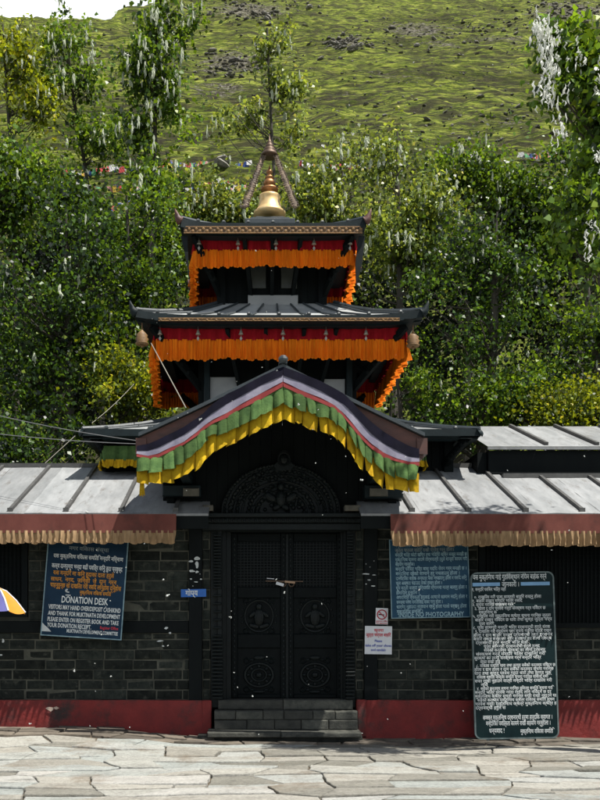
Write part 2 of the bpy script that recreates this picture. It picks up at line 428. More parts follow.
# ------------------------------------------------------------------ hill
HILL = {}
def hill_z(u, y, masks=False):
    """u = x / y"""
    x = u*y
    px = u*F + X0
    tgt = np.interp(px, [-900, -300, 0, 60, 110, 125, 155, 170, 260, 400, 700, 1200],
                    [0.46, 0.635, 0.678, 0.676, 0.682, 0.690, 0.696, 0.708, 0.715, 0.735, 0.745, 0.70])
    Rr = 24.0/(1-np.minimum(tgt, 0.76)/0.80)
    base = 0.80*(y-24.0)
    over = np.maximum(y-Rr, 0)
    base = base - 0.62*over
    k = np.clip((y-24)/18.0, 0, 1); k = k*k*(3-2*k)
    base = base*1.0
    n = fbm(x/34, y/34, 4, 5)*5.5*np.clip((y-30)/40, 0, 1)*np.clip(1-(y-Rr*0.8)/(Rr*0.2+1), 0.25, 1)
    n2 = fbm(x/9.0+3, y/4.0, 3, 11)*2.6*np.clip((y-28)/20, 0, 1)
    n3 = fbm(x/2.8, y/1.3, 4, 23)*1.7*np.clip((y-28)/20, 0, 1)
    # small terraces trodden across the slope
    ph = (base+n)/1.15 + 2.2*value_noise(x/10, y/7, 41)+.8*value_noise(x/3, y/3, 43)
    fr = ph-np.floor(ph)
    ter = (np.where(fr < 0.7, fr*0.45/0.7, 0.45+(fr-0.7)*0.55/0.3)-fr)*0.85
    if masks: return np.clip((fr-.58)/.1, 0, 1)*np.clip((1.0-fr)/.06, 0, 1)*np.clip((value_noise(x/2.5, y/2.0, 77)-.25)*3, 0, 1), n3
    return base*k + n + n2 + n3 + ter*np.clip((y-40)/20, 0, 1)

def build_hill():
    nu, ny = 800, 900
    u = np.concatenate([np.linspace(-1.3, -0.36, 60)[:-1], np.linspace(-0.36, 0.48, nu-120), np.linspace(0.48, 1.4, 60)[1:]])
    t = np.linspace(0, 1, ny)
    y = 24.0*(430/24.0)**t
    U, Y = np.meshgrid(u, y)
    Z = hill_z(U, Y) - 0.1
    X = U*Y
    nu = len(u)
    co = np.stack([X, Y, Z], -1).reshape(-1, 3)
    i = np.arange(ny-1)[:, None]*nu + np.arange(nu-1)[None, :]
    q = np.stack([i, i+1, i+nu+1, i+nu], -1).reshape(-1, 4)
    me = bpy.data.meshes.new('hillside')
    me.vertices.add(len(co)); me.vertices.foreach_set('co', co.ravel())
    me.loops.add(q.size); me.loops.foreach_set('vertex_index', q.ravel())
    me.polygons.add(len(q)); me.polygons.foreach_set('loop_start', np.arange(0, q.size, 4)); me.polygons.foreach_set('loop_total', np.full(len(q), 4))
    me.update(calc_edges=True)
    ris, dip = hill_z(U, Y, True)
    at = me.attributes.new('riser_soil_shade', 'FLOAT', 'POINT'); at.data.foreach_set('value', np.clip(ris*.9 + np.clip((-dip-.12)*2.2, 0, .8), 0, 1).ravel().astype(np.float32))  # soil risers and dips, darkened to carry the slope's shade in colour
    pxs = U*F+X0; pys = H0-(Z-EYE)/Y*F
    out_ = np.zeros_like(Z)
    for (cx_, cy_, sx_, sy_, am) in ((228, 62, 34, 13, 1), (250, 10, 45, 9, 1), (215, 90, 40, 12, .7), (345, 42, 30, 8, .9), (420, 30, 45, 9, .9), (445, 45, 30, 5, .8), (570, 12, 50, 12, 1), (500, 40, 50, 6, .6), (60, 60, 60, 9, .6), (100, 95, 60, 7, .5), (500, 120, 60, 6, .6), (330, 95, 60, 6, .5), (400, 75, 70, 5, .5)):
        out_ = np.maximum(out_, am*np.exp(-((pxs-cx_)/sx_)**2-((pys-cy_)/sy_)**2))
    at = me.attributes.new('outcrop', 'FLOAT', 'POINT'); at.data.foreach_set('value', out_.ravel().astype(np.float32))
    k = NT('hill_turf')
    geo = k.n.new('ShaderNodeNewGeometry')
    sep = k.n.new('ShaderNodeSeparateXYZ'); k.L(geo.outputs['Normal'], sep.inputs[0])
    ST = (0.6, 3.0, 3.0)
    def attr(nm):
        a_ = k.n.new('ShaderNodeAttribute'); a_.attribute_name = nm; return a_.outputs['Fac']
    def math_(op, a_, b_):
        m_ = k.n.new('ShaderNodeMath'); m_.operation = op
        for i_, v_ in enumerate((a_, b_)):
            if isinstance(v_, (int, float)): m_.inputs[i_].default_value = v_
            else: k.L(v_, m_.inputs[i_])
        return m_.outputs[0]
    grass = k.ramp(k.noise(0.7, 7, 0.75, stretch=ST), [(0.36, (0.036, 0.044, 0.012)), (0.46, (0.10, 0.140, 0.022)), (0.53, (0.25, 0.31, 0.042)), (0.66, (0.48, 0.49, 0.11))])
    big = k.ramp(k.noise(0.05, 6, 0.7, stretch=(1, 2.2, 2.2)), [(0.38, 0.45), (0.54, 1.0)])
    grass = k.mix(1.0, grass, big, 'MULTIPLY')
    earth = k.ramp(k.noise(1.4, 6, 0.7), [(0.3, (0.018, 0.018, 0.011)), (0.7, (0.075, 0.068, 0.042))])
    spots = k.ramp(k.noise(0.9, 6, 0.7, stretch=ST), [(0.52, 0.0), (0.57, 0.9)])
    ro = math_('ADD', attr('outcrop'), math_('MULTIPLY', math_('SUBTRACT', k.noise(0.35, 8, 0.8, stretch=(1, 2, 2)), 0.5), 3.2))
    ro = k.ramp(ro, [(0.50, 0.0), (0.75, 0.9)])
    m0 = math_('MAXIMUM', attr('riser_soil_shade'), spots)  # soil colour doubles as painted shade on terraces and streaks
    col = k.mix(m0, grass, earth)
    rocky = k.ramp(k.noise(1.6, 9, 0.85), [(0.40, (0.02, 0.02, 0.016)), (0.50, (0.10, 0.09, 0.065)), (0.58, (0.32, 0.30, 0.26))])
    col = k.mix(ro, col, rocky)
    stones = k.ramp(k.noise(3.0, 3, 0.6), [(0.70, 0.0), (0.74, 0.8)])
    col = k.mix(stones, col, (0.34, 0.32, 0.27))
    k.L(col, k.b.inputs['Base Color']); k.b.inputs['Roughness'].default_value = 0.95
    k.b.inputs['Specular IOR Level'].default_value = 0.1
    k.bump(k.noise(1.1, 8, 0.75, stretch=(0.6, 2.6, 2.6)), 1.0, 0.8)
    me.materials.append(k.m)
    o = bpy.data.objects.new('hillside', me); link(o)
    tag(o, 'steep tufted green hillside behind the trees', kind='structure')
    # scree : outcrops of grey rock
    r = random.Random(5); b = MB()
    def rocks(px, py, sx, sy, n, size):
        for _ in range(n):
            a = r.gauss(px, sx); c = r.gauss(py, sy)
            tanv = (H0-c)/F; uu = (a-X0)/F
            yy = np.linspace(34, 300, 900)
            zz = hill_z(np.full_like(yy, uu), yy)-0.1
            ok = np.nonzero((zz-EYE)/yy >= tanv)[0]
            if not len(ok): continue
            Y = float(yy[ok[0]]); s = size*r.uniform(0.3, 1.5)*(1.8 if r.random() < .08 else 1)
            b.blob((uu*Y, Y, float(zz[ok[0]])+s*0.1), s*r.uniform(.8, 1.5), s, s*r.uniform(.3, .6), 6, 4, r.random(), r.uniform(-.6, .6))
    rocks(235, 65, 24, 9, 150, .22); rocks(250, 12, 34, 8, 160, .30); rocks(450, 32, 60, 12, 200, .22); rocks(570, 12, 30, 8, 150, .28)
    rocks(345, 45, 15, 4, 80, .25); rocks(223, 163, 3, 1.5, 6, .3); rocks(320, 80, 220, 40, 520, .11); rocks(60, 70, 60, 18, 140, .22); rocks(480, 120, 90, 12, 90, .16)
    # roughen
    b.v = [(x+r.uniform(-.05, .05), y+r.uniform(-.05, .05), z+r.uniform(-.05, .05)) for x, y, z in b.v]
    tag(b.build('scree', M['rock']), 'grey rocks breaking through the hillside turf', kind='stuff')
build_hill()
def hill_hit(px, py):
    tanv = (H0-py)/F; uu = (px-X0)/F
    yy = np.linspace(26, 300, 1500); zz = hill_z(np.full_like(yy, uu), yy)-0.1
    ok = np.nonzero((zz-EYE)/yy >= tanv)[0]
    return float(yy[ok[0]]) if len(ok) else 80.0

# ------------------------------------------------------------------ masonry walls
def brick_field(b, x0, x1, z0, z1, y, bw=0.37, bh=0.138, gap=0.013, seed=0, depth=0.05):
    r = random.Random(seed)
    j = 0; z = z0
    while z < z1-0.02:
        zt = min(z+bh, z1)
        x = x0 - (bw*0.5 if j % 2 else 0) - r.uniform(0, 0.06)
        while x < x1-0.01:
            w = bw*r.uniform(0.82, 1.15)
            a, c = max(x, x0), min(x+w, x1)
            if c-a > 0.03:
                yy = y + r.uniform(-0.007, 0.006); chp = .02 if r.random() < .12 else .007
                b.cbox(a+gap/2*r.uniform(.3, 1.8), c-gap/2*r.uniform(.3, 1.8), yy, y+depth, z+gap/2*r.uniform(.5, 1.5), zt-gap/2*r.uniform(.5, 1.6), chp, r.random(), 0.003)
            x += w
        z += bh; j += 1

# ------------------------------------------------------------------ cloth
def fold_band(b, path, hfun, wav, amp, ncol, nrow, seed=0, tip=0.0, flare=0.6, dirs=None, toneamt=1.0, lean=0.0):
    """path(t)->(top xyz); hfun(t)->bottom xyz (world). folds pushed along -Y-ish normal"""
    r = random.Random(seed)
    ph = [0.0]
    for i in range(ncol): ph.append(ph[-1] + 2*math.pi/wav/ncol*r.uniform(0.55, 1.45))
    rows = []; tones = []
    for j in range(nrow+1):
        v = j/nrow; row = []
        for i in range(ncol+1):
            t = i/ncol
            a = Vector(path(t)); c = Vector(hfun(t)); nrm = Vector(dirs(t)) if dirs else Vector((0,-1,0))
            s = math.sin(ph[i]); s2 = math.sin(ph[i]*0.37+1.3)
            k = amp*(0.35+flare*v)
            p = a.lerp(c, v) + nrm*(k*(s+0.4*s2)+0.01)
            p.z += (tip*(0.5*s+0.5*s2)*v*v if tip else 0)
            tdir = (Vector(path(min(1, t+0.01)))-Vector(path(max(0, t-0.01)))).normalized()
            p += tdir*(k*0.7*math.cos(ph[i]))*v
            row.append(p)
        rows.append(row)
    for i in range(ncol): tones.append(0.45+0.55*toneamt*r.random())
    b.grid(rows, lambda i, k: tones[k // 3 * 3 if k//3*3 < ncol else k])

# ------------------------------------------------------------------ wings
EAVE_Y, EAVE_Z, SL = 11.8, 3.0, 0.417
def roof_z(y): return EAVE_Z + SL*(y-EAVE_Y)

def build_wing(name, label, X_a, X_b, ridge, battens, windows, brick_x, posts, plinth, seed, ridge2=None):
    root = thing(name, label, 'building', ((X_a+X_b)/2, 12.4, 0))
    # wall body, behind the brick facing
    b = MB(); b.box(X_a, X_b, 12.43, 12.70, 0.1, 3.0)
    for (x0, x1, z0, z1) in brick_x: b.box(x0+.002, x1-.002, 12.399, 12.4295, z0+.002, z1-.002)
    for xa in (X_a, X_b-0.25): b.box(xa, xa+0.25, 12.70, 15.6, 0.1, 3.0)
    b.box(X_a, X_b, 15.6, 15.85, 0.1, 3.9)
    b.build('wall_core', M['mortar'], root)
    for (x0, x1, z0, z1) in brick_x:
        b = MB(); brick_field(b, x0, x1, z0, z1, 12.392, seed=seed+int(x0*10)+int(z0*7)); b.build('brick_facing', M['brick'], root)
    for (x0, x1, z0, z1) in windows:
        w = MB()
        w.box(x0, x1, 12.37, 12.425, z0, z0+0.07); w.box(x0, x1, 12.37, 12.425, z1-0.07, z1)
        w.box(x0, x0+0.08, 12.372, 12.425, z0+.07, z1-.07); w.box(x1-0.08, x1, 12.372, 12.425, z0+.07, z1-.07)
        o = w.build('window', M['timber'], root)
        w = MB(); w.box(x0+.08, x1-.08, 12.418, 12.4295, z0+.07, z1-.07)
        xx = x0+.12
        while xx < x1-.1: w.beam((xx, 12.40, z0+.07), (xx, 12.40, z1-.07), .014, .014); xx += .055
        zz = z0+.12
        while zz < z1-.1: w.beam((x0+.08, 12.41, zz), (x1-.08, 12.41, zz), .012, .012); zz += .055
        lt = w.build('lattice', M['doorwood'], o, local=True)
        L = root.location
        for v in lt.data.vertices: v.co = v.co - Vector(L)
    for (x0, x1, z0, z1, y0) in posts:
        w = MB(); w.cbox(x0, x1, y0, 12.43, z0, z1, 0.008); w.build('timber_beam', M['timber'], root)
    w = MB(); xs = [X_a+(X_b-X_a)*i/24 for i in range(25)]
    z0, z1 = plinth; r = random.Random(seed)
    fr = [(x, 12.31+r.uniform(-.012, .012)) for x in xs]
    top = [[(x, y, z1+r.uniform(-.006, .006)) for x, y in fr]]
    rows = [[(x, 12.42, z1) for x in xs], top[0], [(x, y+r.uniform(-.01, .01)-.01, z0+(z1-z0)*.4) for x, y in fr], [(x, y-.02, z0-0.3) for x, y in fr]]
    w.grid(rows); 
    for xe in (0, -1):
        xx = xs[xe]; w.quad((xx, 12.42, z0-.1), (xx, 12.30, z0-.1), (xx, 12.31, z1), (xx, 12.42, z1))
    w.build('plinth', M['plinth'], root)
    # roof sheet
    ra, rb = ridge
    yr = ra
    def roofpiece(xa, xb, yr, nm='roof'):
        w = MB()
        n = max(2, int((xb-xa)/0.735)); r = random.Random(seed+9)
        zf, zb = roof_z(EAVE_Y), roof_z(yr)
        for i in range(n):
            a = xa+(xb-xa)*i/n; c = xa+(xb-xa)*(i+1)/n; tn = r.random()
            m = 8
            rows = []
            for j in range(m+1):
                y = EAVE_Y+(yr-EAVE_Y)*j/m
                rows.append([(a+(c-a)*kk/4, y, roof_z(y)+r.uniform(-.004, .004)) for kk in range(5)])
            w.grid(rows, lambda p, q: tn)
        w.quad((xa, EAVE_Y, zf-.035), (xb, EAVE_Y, zf-.035), (xb, EAVE_Y, zf-.003), (xa, EAVE_Y, zf-.003), .2)
        w.quad((xa, EAVE_Y, zf-.035), (xa, yr, zb-.035), (xb, yr, zb-.035), (xb, EAVE_Y, zf-.035), .1)
        rf = w.build(nm, M['tin'], root)
        w = MB(); w.beam((xa, yr, zb+.02), (xb, yr, zb+.02), .09, .07)
        rl = w.build('ridge_cap', M['tin_edge'], rf, local=True)
        for v in rl.data.vertices: v.co = v.co - Vector(root.location)
        return rf
    rf = roofpiece(X_a-0.0, rb if ridge2 else X_b, yr)
    if ridge2: roofpiece(rb+.002, X_b, ridge2)
    L = Vector(root.location)
    for x in battens:
        ye = yr if not ridge2 or x < rb else ridge2
        w = MB(); w.beam((x, EAVE_Y+.10, roof_z(EAVE_Y+.10)+.022), (x, ye-.03, roof_z(ye-.03)+.022), .045, .045)
        w.box(x-.035, x+.035, EAVE_Y+.06, EAVE_Y+.10, roof_z(EAVE_Y+.07)-.002, roof_z(EAVE_Y+.07)+.05)
        o = w.build('batten', M['tin_edge'], rf, local=True)
        for v in o.data.vertices: v.co = v.co - L
    # rafters beneath
    w = MB(); xx = X_a+.2
    while xx < X_b-.1:
        w.beam((xx, EAVE_Y+.06, roof_z(EAVE_Y+.06)-.09), (xx, 12.43, roof_z(12.43)-.09), .06, .09); xx += .5
    w.box(X_a, X_b, EAVE_Y+.02, EAVE_Y+.05, 2.80, 2.962)
    w.build('rafters', M['timber'], root)
    return root

WX_L, WX_R = -8.6, 9.4
LX = -0.62   # left wing ends at the gate
left = build_wing('left_wing', 'low dark brick wing with pale tin roof left of the carved gate', WX_L, -0.545, (14.25, None),
    [-3.165-0.735*i for i in range(7, 0, -1)] + [-3.165, -2.43, -1.70, -0.98],
    [(-4.4, -3.06, PZ(617, 12.4), PZ(538, 12.4)), (-6.6, -5.3, PZ(617, 12.4), PZ(538, 12.4))],
    [(WX_L, -0.84, 0.50, PZ(633, 12.4)), (-3.05, -0.84, PZ(621, 12.4), 3.0), (-5.29, -4.41, PZ(621, 12.4), 3.0), (WX_L, -6.61, PZ(621, 12.4), 3.0),
     (-0.655, -0.545, 0.50, 3.0)],
    [(WX_L, -0.84, PZ(633, 12.4), PZ(621, 12.4), 12.36), (-0.84, -0.655, 0.47, 3.3, 12.33), (WX_L, -0.84, 2.86, 3.0, 12.35)],
    (0.22, 0.50), 100)
right = build_wing('right_wing', 'low dark brick wing with pale tin roof right of the carved gate', 1.455, WX_R, (14.25, 3.82),
    [2.14, 2.885, 3.64, 4.385, 5.12, 5.86, 6.6, 7.33, 8.1, 8.8],
    [(3.15, 5.0, PZ(628, 12.4), PZ(540, 12.4)), (6.3, 7.9, PZ(628, 12.4), PZ(540, 12.4))],
    [(1.455, 1.565, .50, 3.0), (1.75, 3.14, .50, 3.0), (3.14, WX_R, .50, PZ(630, 12.4)), (5.01, 6.29, PZ(630, 12.4), 3.0), (7.91, WX_R, PZ(630, 12.4), 3.0)],
    [(1.565, 1.75, 0.47, 3.3, 12.33), (1.75, WX_R, 2.86, 3.0, 12.35)],
    (0.0, 0.50), 200, ridge2=13.62)

def on(parent, o):
    for v in o.data.vertices: v.co = v.co - Vector(parent.location)
# whitish painted marks on the posts, chip on the plinth
def splotches(parent, name, m, spots, y, seed):
    r = random.Random(seed); b = MB()
    for (px, py, sx, sz) in spots:
        x, z = PX(px, y), PZ(py, y); n = len(b.v); k = 9
        for i in range(k):
            a = 2*math.pi*i/k; q = r.uniform(.55, 1.15)
            b.v.append((x+math.cos(a)*sx*q, y, z+math.sin(a)*sz*q))
        b.face(tuple(range(n, n+k))[::-1], r.uniform(.6, 1))
    return b.build(name, m, parent)
splotches(left, 'bare_chip', M['plinth_chip'], [(50, 709, .07, .035), (56, 708, .04, .02)], 12.270, 3)
splotches(left, 'chalk_mark', M['paint_w'], [(197, 558, .055, .028), (191, 561, .035, .018), (197, 565, .028, .05), (192, 571, .05, .016), (197, 572, .03, .02), (191, 579, .018, .012), (196, 582, .03, .010), (201, 579, .018, .009), (193, 586, .01, .005), (200, 574, .008, .006)], 12.325, 4)
splotches(right, 'chalk_mark', M['paint_w'], [(366, 574, .05, .008), (374, 575, .03, .008), (369, 580, .03, .009), (373, 586, .03, .008), (366, 584, .015, .007), (370, 567, .008, .006), (374, 561, .007, .006), (366, 564, .006, .006)], 12.325, 5)
# a few lime drips on the bricks
splotches(left, 'lime_drip', M['paint_w'], [(166, 628, .03, .02), (170, 633, .02, .015), (160, 641, .05, .012), (163, 646, .02, .01), (3, 641, .02, .03), (1, 655, .02, .015)], 12.350, 6)

# ------------------------------------------------------------------ text
DEV = {}
def text_mesh(lines, m, parent, name='lettering', y=-0.006, off_=.014):
    """lines: (string, x0, x1 or None, zc, height, align). local sign coordinates, facing -Y"""
    vs = []; fs = []
    for (s, xa, xb, zc, h) in lines:
        cu = bpy.data.curves.new('t', 'FONT'); cu.body = s; cu.size = 1.0; cu.extrude = 0.0; cu.resolution_u = 2; cu.offset = off_
        o = bpy.data.objects.new('t', cu); COL.objects.link(o)
        bpy.context.view_layer.update()
        dg = bpy.context.evaluated_depsgraph_get()
        me = bpy.data.meshes.new_from_object(o.evaluated_get(dg))
        co = np.empty(len(me.vertices)*3, np.float32); me.vertices.foreach_get('co', co); co = co.reshape(-1, 3)
        if len(co):
            mn, mx = co.min(0), co.max(0)
            sx = (xb-xa)/max(mx[0]-mn[0], 1e-6)
            X = xa+(co[:, 0]-mn[0])*sx; Z = zc+(co[:, 1]-0.33)*h/0.72
            n = len(vs)
            vs += [(float(a), y, float(c)) for a, c in zip(X, Z)]
            fs += [tuple(n+i for i in p.vertices) for p in me.polygons]
        bpy.data.objects.remove(o); bpy.data.curves.remove(cu); bpy.data.meshes.remove(me)
    me = bpy.data.meshes.new(name); me.from_pydata(vs, [], fs); me.update(); me.materials.append(m)
    at = me.attributes.new('tone', 'FLOAT', 'FACE'); at.data.foreach_set('value', [1.0]*len(fs))
    o = bpy.data.objects.new(name, me); link(o, parent); return o

def board(name, label, cat, centre, w, h, rot, mt, fm, fw=0.018, th=0.02, corner=0.0):
    """sign board in local coordinates around its centre"""
    root = thing(name, label, cat, centre, rot)
    def outline(w, h, c):
        if c <= 0: return [(-w/2, -h/2), (w/2, -h/2), (w/2, h/2), (-w/2, h/2)]
        pts = []
        for cx, cz, a0 in ((w/2-c, -h/2+c, -90), (w/2-c, h/2-c, 0), (-w/2+c, h/2-c, 90), (-w/2+c, -h/2+c, 180)):
            for k in range(6):
                a = R(a0+k*18); pts.append((cx+c*math.cos(a), cz+c*math.sin(a)))
        return pts
    b = MB(); b.prism(outline(w-fw*1.2, h-fw*1.2, max(0, corner-fw*.6)), 0.0, th*.8); b.build('panel', mt, root, local=True)
    if fm:
        o1 = outline(w, h, corner); o2 = outline(w-2*fw, h-2*fw, max(0, corner-fw)) if corner else outline(w-2*fw, h-2*fw, 0)
        b = MB(); n = len(o1)
        for (ya, yb) in ((-.006, th),):
            base = len(b.v)
            b.v += [(x, ya, z) for x, z in o1] + [(x, ya, z) for x, z in o2] + [(x, yb, z) for x, z in o1] + [(x, yb, z) for x, z in o2]
            for i in range(n):
                j = (i+1) % n
                b.face((base+i, base+j, base+n+j, base+n+i)); b.face((base+2*n+i, base+2*n+j, base+j, base+i)); b.face((base+n+i, base+n+j, base+3*n+j, base+3*n+i))
        b.build('frame', fm, root, local=True)
    return root

K = 12.2/F   # metres per photo pixel on the sign plane
# --- donation board
cx, cz = PX(84.5, 12.2), PZ(590, 12.2)
b1 = board('donation_sign', 'dark blue painted donation board with white and orange writing on the left brick wall', 'sign board', (cx, 12.22, cz+.045), 81*K, 96*K+.09, (R(-4), R(3.6), 0), M['board_blue'], M['frame_blue'], 0.014)
def row(px0, px1, py, hpx, s, cpx=84.5, cpy=587): return (s, (px0-cpx)*K, (px1-cpx)*K, (cpy-py)*K, hpx*K)
text_mesh([row(66, 106, 549, 4, "नगर विकास संस्था")], M['wht_dim'], b1, 'faded_heading')
text_mesh([row(51, 121, 557.5, 4.2, "यस मुक्तिनाथ विकास समिति मन्दिर निर्माण"), row(50, 121, 567.5, 4.6, "कार्य दानपुण्य भन्दा बढी पवित्र किनु हुदा प्रवुध्द")], M['wht'], b1, 'white_nepali_lines')
text_mesh([row(52, 113, 574.5, 4.4, "यस मन्दिर मा किनु हुदाका दाता हरुले"), row(50, 116, 581, 4.2, "साधन,  नगद,  जिन्सी  जे  दान  गर्न"), row(50, 121, 587, 4.6, "चाहनुहुन्छ सो दाखिला गरी रसिद लिनुहोस दिनुहोस"), row(80, 113, 593, 3.8, "मुक्तिनाथ विकास समिति")], M['org'], b1, 'orange_nepali_lines')
text_mesh([row(62.5, 109, 601, 6.8, "DONATION DESK")], M['wht'], b1, 'heading')
text_mesh([row(50, 122, 609, 4.6, "VISITORS MAY HAND OVER/DEPOSIT CASH/KIND"), row(50, 122, 615.3, 4.4, "AND THANK FOR MUKTINATH DEVELOPMENT"), row(50, 121, 621.5, 4.4, "PLEASE ENTER ON REGISTER BOOK AND TAKE"), row(50, 94, 627.3, 4.4, "YOUR DONATION RECEIPT."), row(70, 121, 632.2, 3.6, "MUKTINATH DEVELOPMENT COMMITTEE")], M['wht'], b1, 'english_lines')
text_mesh([row(103, 121, 627, 3, "Register Office")], M['redink'], b1, 'red_note')
b = MB()
for i in range(5):
    a = R(200+35*i-70); xx, zz = (68.5-84.5)*K+math.cos(a)*.032, (587-592)*K+math.sin(a)*.02
    b.box(xx-.012, xx+.012, -.0035, -.0015, zz-.008, zz+.008)
b.box((68.5-84.5)*K-.035, (68.5-84.5)*K+.035, -.0035, -.0015, (587-597)*K, (587-596)*K)
b.build('emblem', M['wht'], b1, local=True)
b = MB()
b.prism([(-40*K, -47*K), (-30*K, -47*K), (-34*K, -43*K), (-37*K, -41*K), (-40*K, -38*K)], -.0035, -.0015)
b.build('worn_corner', M['wht'], b1, local=True)

# --- blue board with rules
cx, cz = PX(430, 12.2), PZ(580.5, 12.2)
b2 = board('rules_sign', 'mid blue painted rules board ending INSIDE NO PHOTOGRAPHY under the right eave', 'sign board', (cx, 12.22, cz+.03), 79*K, 75*K+.06, (R(-4), R(-1.0), 0), M['board_mid'], M['frame_blue'], 0.010)
q = lambda a, c, y, h, s: row(a, c, y, h, s, 430, 578)
rules = ["मन्दिर परिसर भित्र प्रवेश गर्दा पालना गर्नु पर्ने नियमहरु", "जुत्ता चप्पल बाहिर राखी प्रवेश गर्नु होला।", "मन्दिर भित्र फोटो खिच्न तथा भिडियो खिच्न सख्त मनाही छ",
 "मुक्तिनाथ धाममा आउने तीर्थयात्री हरुले शान्ति कायम गरी", "सहयोग गर्नुहोस।", "मन्दिर परिसर भित्र मासु मदिरा सेवन गर्न मनाही छ ।", "मन्दिरमा रहेको सामान हरु नचलाउनु होला ।",
 "दानपेटिका बाहेक अन्यत्र पैसा नचढाउनु होला र रसिद लिनु", "फूल अक्षता चढाउदा सफा राख्नु होला ।", "धूप बत्ती बाल्दा निर्धारित स्थानमा मात्र बाल्नु होला र", "होसियार हुनुहोस ।",
 "अपरिचित व्यक्ति हरुलाई आफ्नो सामान नदिनु होला र", "समस्या परेमा समितिलाई खबर गर्नु होला ।", "धारामा नुहाउदा सावधान रहनु होला पालो पर्खनु होला", "मुक्तिनाथ समिति ।"]
ys = [544.5+4.75*i for i in range(15)]
ends = [468, 455, 468, 468, 415, 467, 460, 467, 442, 467, 419, 467, 442, 466, 422]
text_mesh([q(396, ends[i], ys[i], 3.5, rules[i]) for i in range(2)], M['wht_dim'], b2, 'faded_lines')
text_mesh([q(396, ends[i], ys[i], 3.5, rules[i]) for i in range(2, 15)], M['frame_blue'], b2, 'rule_lines')
text_mesh([q(398, 463, 614.3, 4.8, "INSIDE NO PHOTOGRAPHY")], M['frame_blue'], b2, 'warning_line')

# --- tall board standing on the pavement, leaning back a little
YB = 12.02; K3 = YB/F
cx, cz = PX(514.5, YB), PZ(655, YB)
b3 = board('notice_board', 'tall dark board with rounded corners and rows of white script standing on the plinth foot', 'notice board', (cx, YB, cz), 84*K3, 167*K3, (R(-3), R(-0.9), 0), M['board_black'], M['frame_grey'], 0.020, 0.03, 0.09)
def q3(a, c, y, h, s): return (s, (a-514.5)*K3, (c-514.5)*K3, (655-y)*K3, h*K3)
frag = ["मुक्तिनाथ क्षेत्र", "विकास समिति", "दर्शनार्थी हरुले", "मन्दिर भित्र", "प्रवेश गर्दा", "जुत्ता चप्पल", "बाहिर राख्नु", "होला र दान", "दाखिला गरी", "रसिद लिनु", "पूजा सामग्री", "सफा राखी", "धारा तथा कुण्ड", "नुहाउने यात्री", "सुरक्षा का लागि", "सूचना गरिन्छ", "निवेदन छ", "संरक्षण गर्न", "सबैको कर्तव्य"]
rf = random.Random(77)
def filler(n):
    s = ""
    while len(s) < n: s += rf.choice(frag)+" "
    return s[:n].strip()
L3 = [(475, 549, 576.5, 5.2, "यस मुक्तिनाथ गाई गुठिसंस्थान नियम बाहेक गर्ने"), (504, 521, 584, 5, "जानकारी ।"), (474, 508, 588.8, 3.4, "१. मन्दिर परिसर भित्र यहाँ")]
yy = 596.5
plan = [543, 524, 515, 547, 498, 552, 553, 495, 551, 552, 553, 552, 530, 540, 546, 545, 541, 500, 555, 553, 551, 549, 551, 487, 553, 550, 555, 553, 555, 504]
step = (711-596.5)/len(plan)
for i, e in enumerate(plan):
    a = 474 if e > 500 else 480
    if 13 <= i <= 15: a = 484
    L3.append((a if i % 3 else 476, e, yy+i*step, 3.2, (("%s. " % "०१२३४५६७८९"[i % 10]) if i in (0, 1, 2, 3, 5, 8, 9, 18, 24) else "") + filler(int((e-a)*0.62))))
L3 += [(481, 550, 717, 4.6, "समस्त मुक्तिनाथ दर्शनार्थी हरुमा हार्दिक स्वागत ।"), (484, 548, 722.8, 4.6, "मन्दिरको पवित्रता कायम राखी सहयोग गर्नुहोला ।"), (487, 502, 730, 4.8, "धन्यवाद !"), (518, 552, 731, 4.4, "मुक्तिनाथ विकास समिति")]
text_mesh([q3(*l) for l in L3], M['wht'], b3, 'lettering', -.003, .002)
b = MB()
b.box((474.5-514.5)*K3, (502-514.5)*K3, -.0035, -.0012, (655-585.5)*K3, (655-582)*K3); b.box((523-514.5)*K3, (552-514.5)*K3, -.0035, -.0012, (655-585.5)*K3, (655-582)*K3)
b.build('blue_stripe', M['skyblue'], b3, local=True)
for xx in (-.40, .40):
    b = MB(); b.box(xx-.03, xx+.03, .0, .03, -.5*167*K3-.09, -.5*167*K3); b.build('foot', M['frame_grey'], b3, local=True)
b = MB(); b.box(-.5, .62, -.02, .03, -.5*167*K3-.075, -.5*167*K3-.045); b.build('foot_rail', M['redwood'], b3, local=True)

# --- small notices
b4 = board('no_smoking_notice', 'small white no smoking notice above the shoe notice', 'notice', (PX(382, 12.3), 12.318, PZ(616.2, 12.3)), 14*K, 18*K, (0, R(1.5), 0), M['paper'], None, th=0.004)
b = MB(); b.torus((0, -.003, .022), .062, .008, 24, 5)
b.beam((-.044, -.004, .066), (.044, -.004, -.022), .012, .004, up=(0, 1, 0)); b.build('prohibition_ring', M['redink'], b4, local=True)
b = MB(); b.beam((-.045, -.002, .022), (.03, -.002, .018), .004, .014); b.build('cigarette', M['timber'], b4, local=True)
text_mesh([("धुम्रपान निषेध", -.08, .08, -.07, .018), ("NO SMOKING", -.075, .075, -.098, .018)], M['redink'], b4)
b5 = board('shoe_notice', 'white square notice in red and blue asking to take off shoes on the post', 'notice', (PX(378.5, 12.3), 12.312, PZ(640.2, 12.3)), 29*K, 30*K, (0, R(0.8), 0), M['paper'], None, th=0.004)
text_mesh([("कृपया", -.06, .07, .135, .040), ("जुत्ता चप्पल बाहिर", -.17, .17, .072, .046)], M['redink'], b5, 'red_lines')
text_mesh([("Please", -.05, .05, -.01, .036), ("take off your shoes", -.18, .18, -.072, .036), ("and sandals", -.10, .10, -.132, .036)], M['blueink'], b5, 'blue_lines')
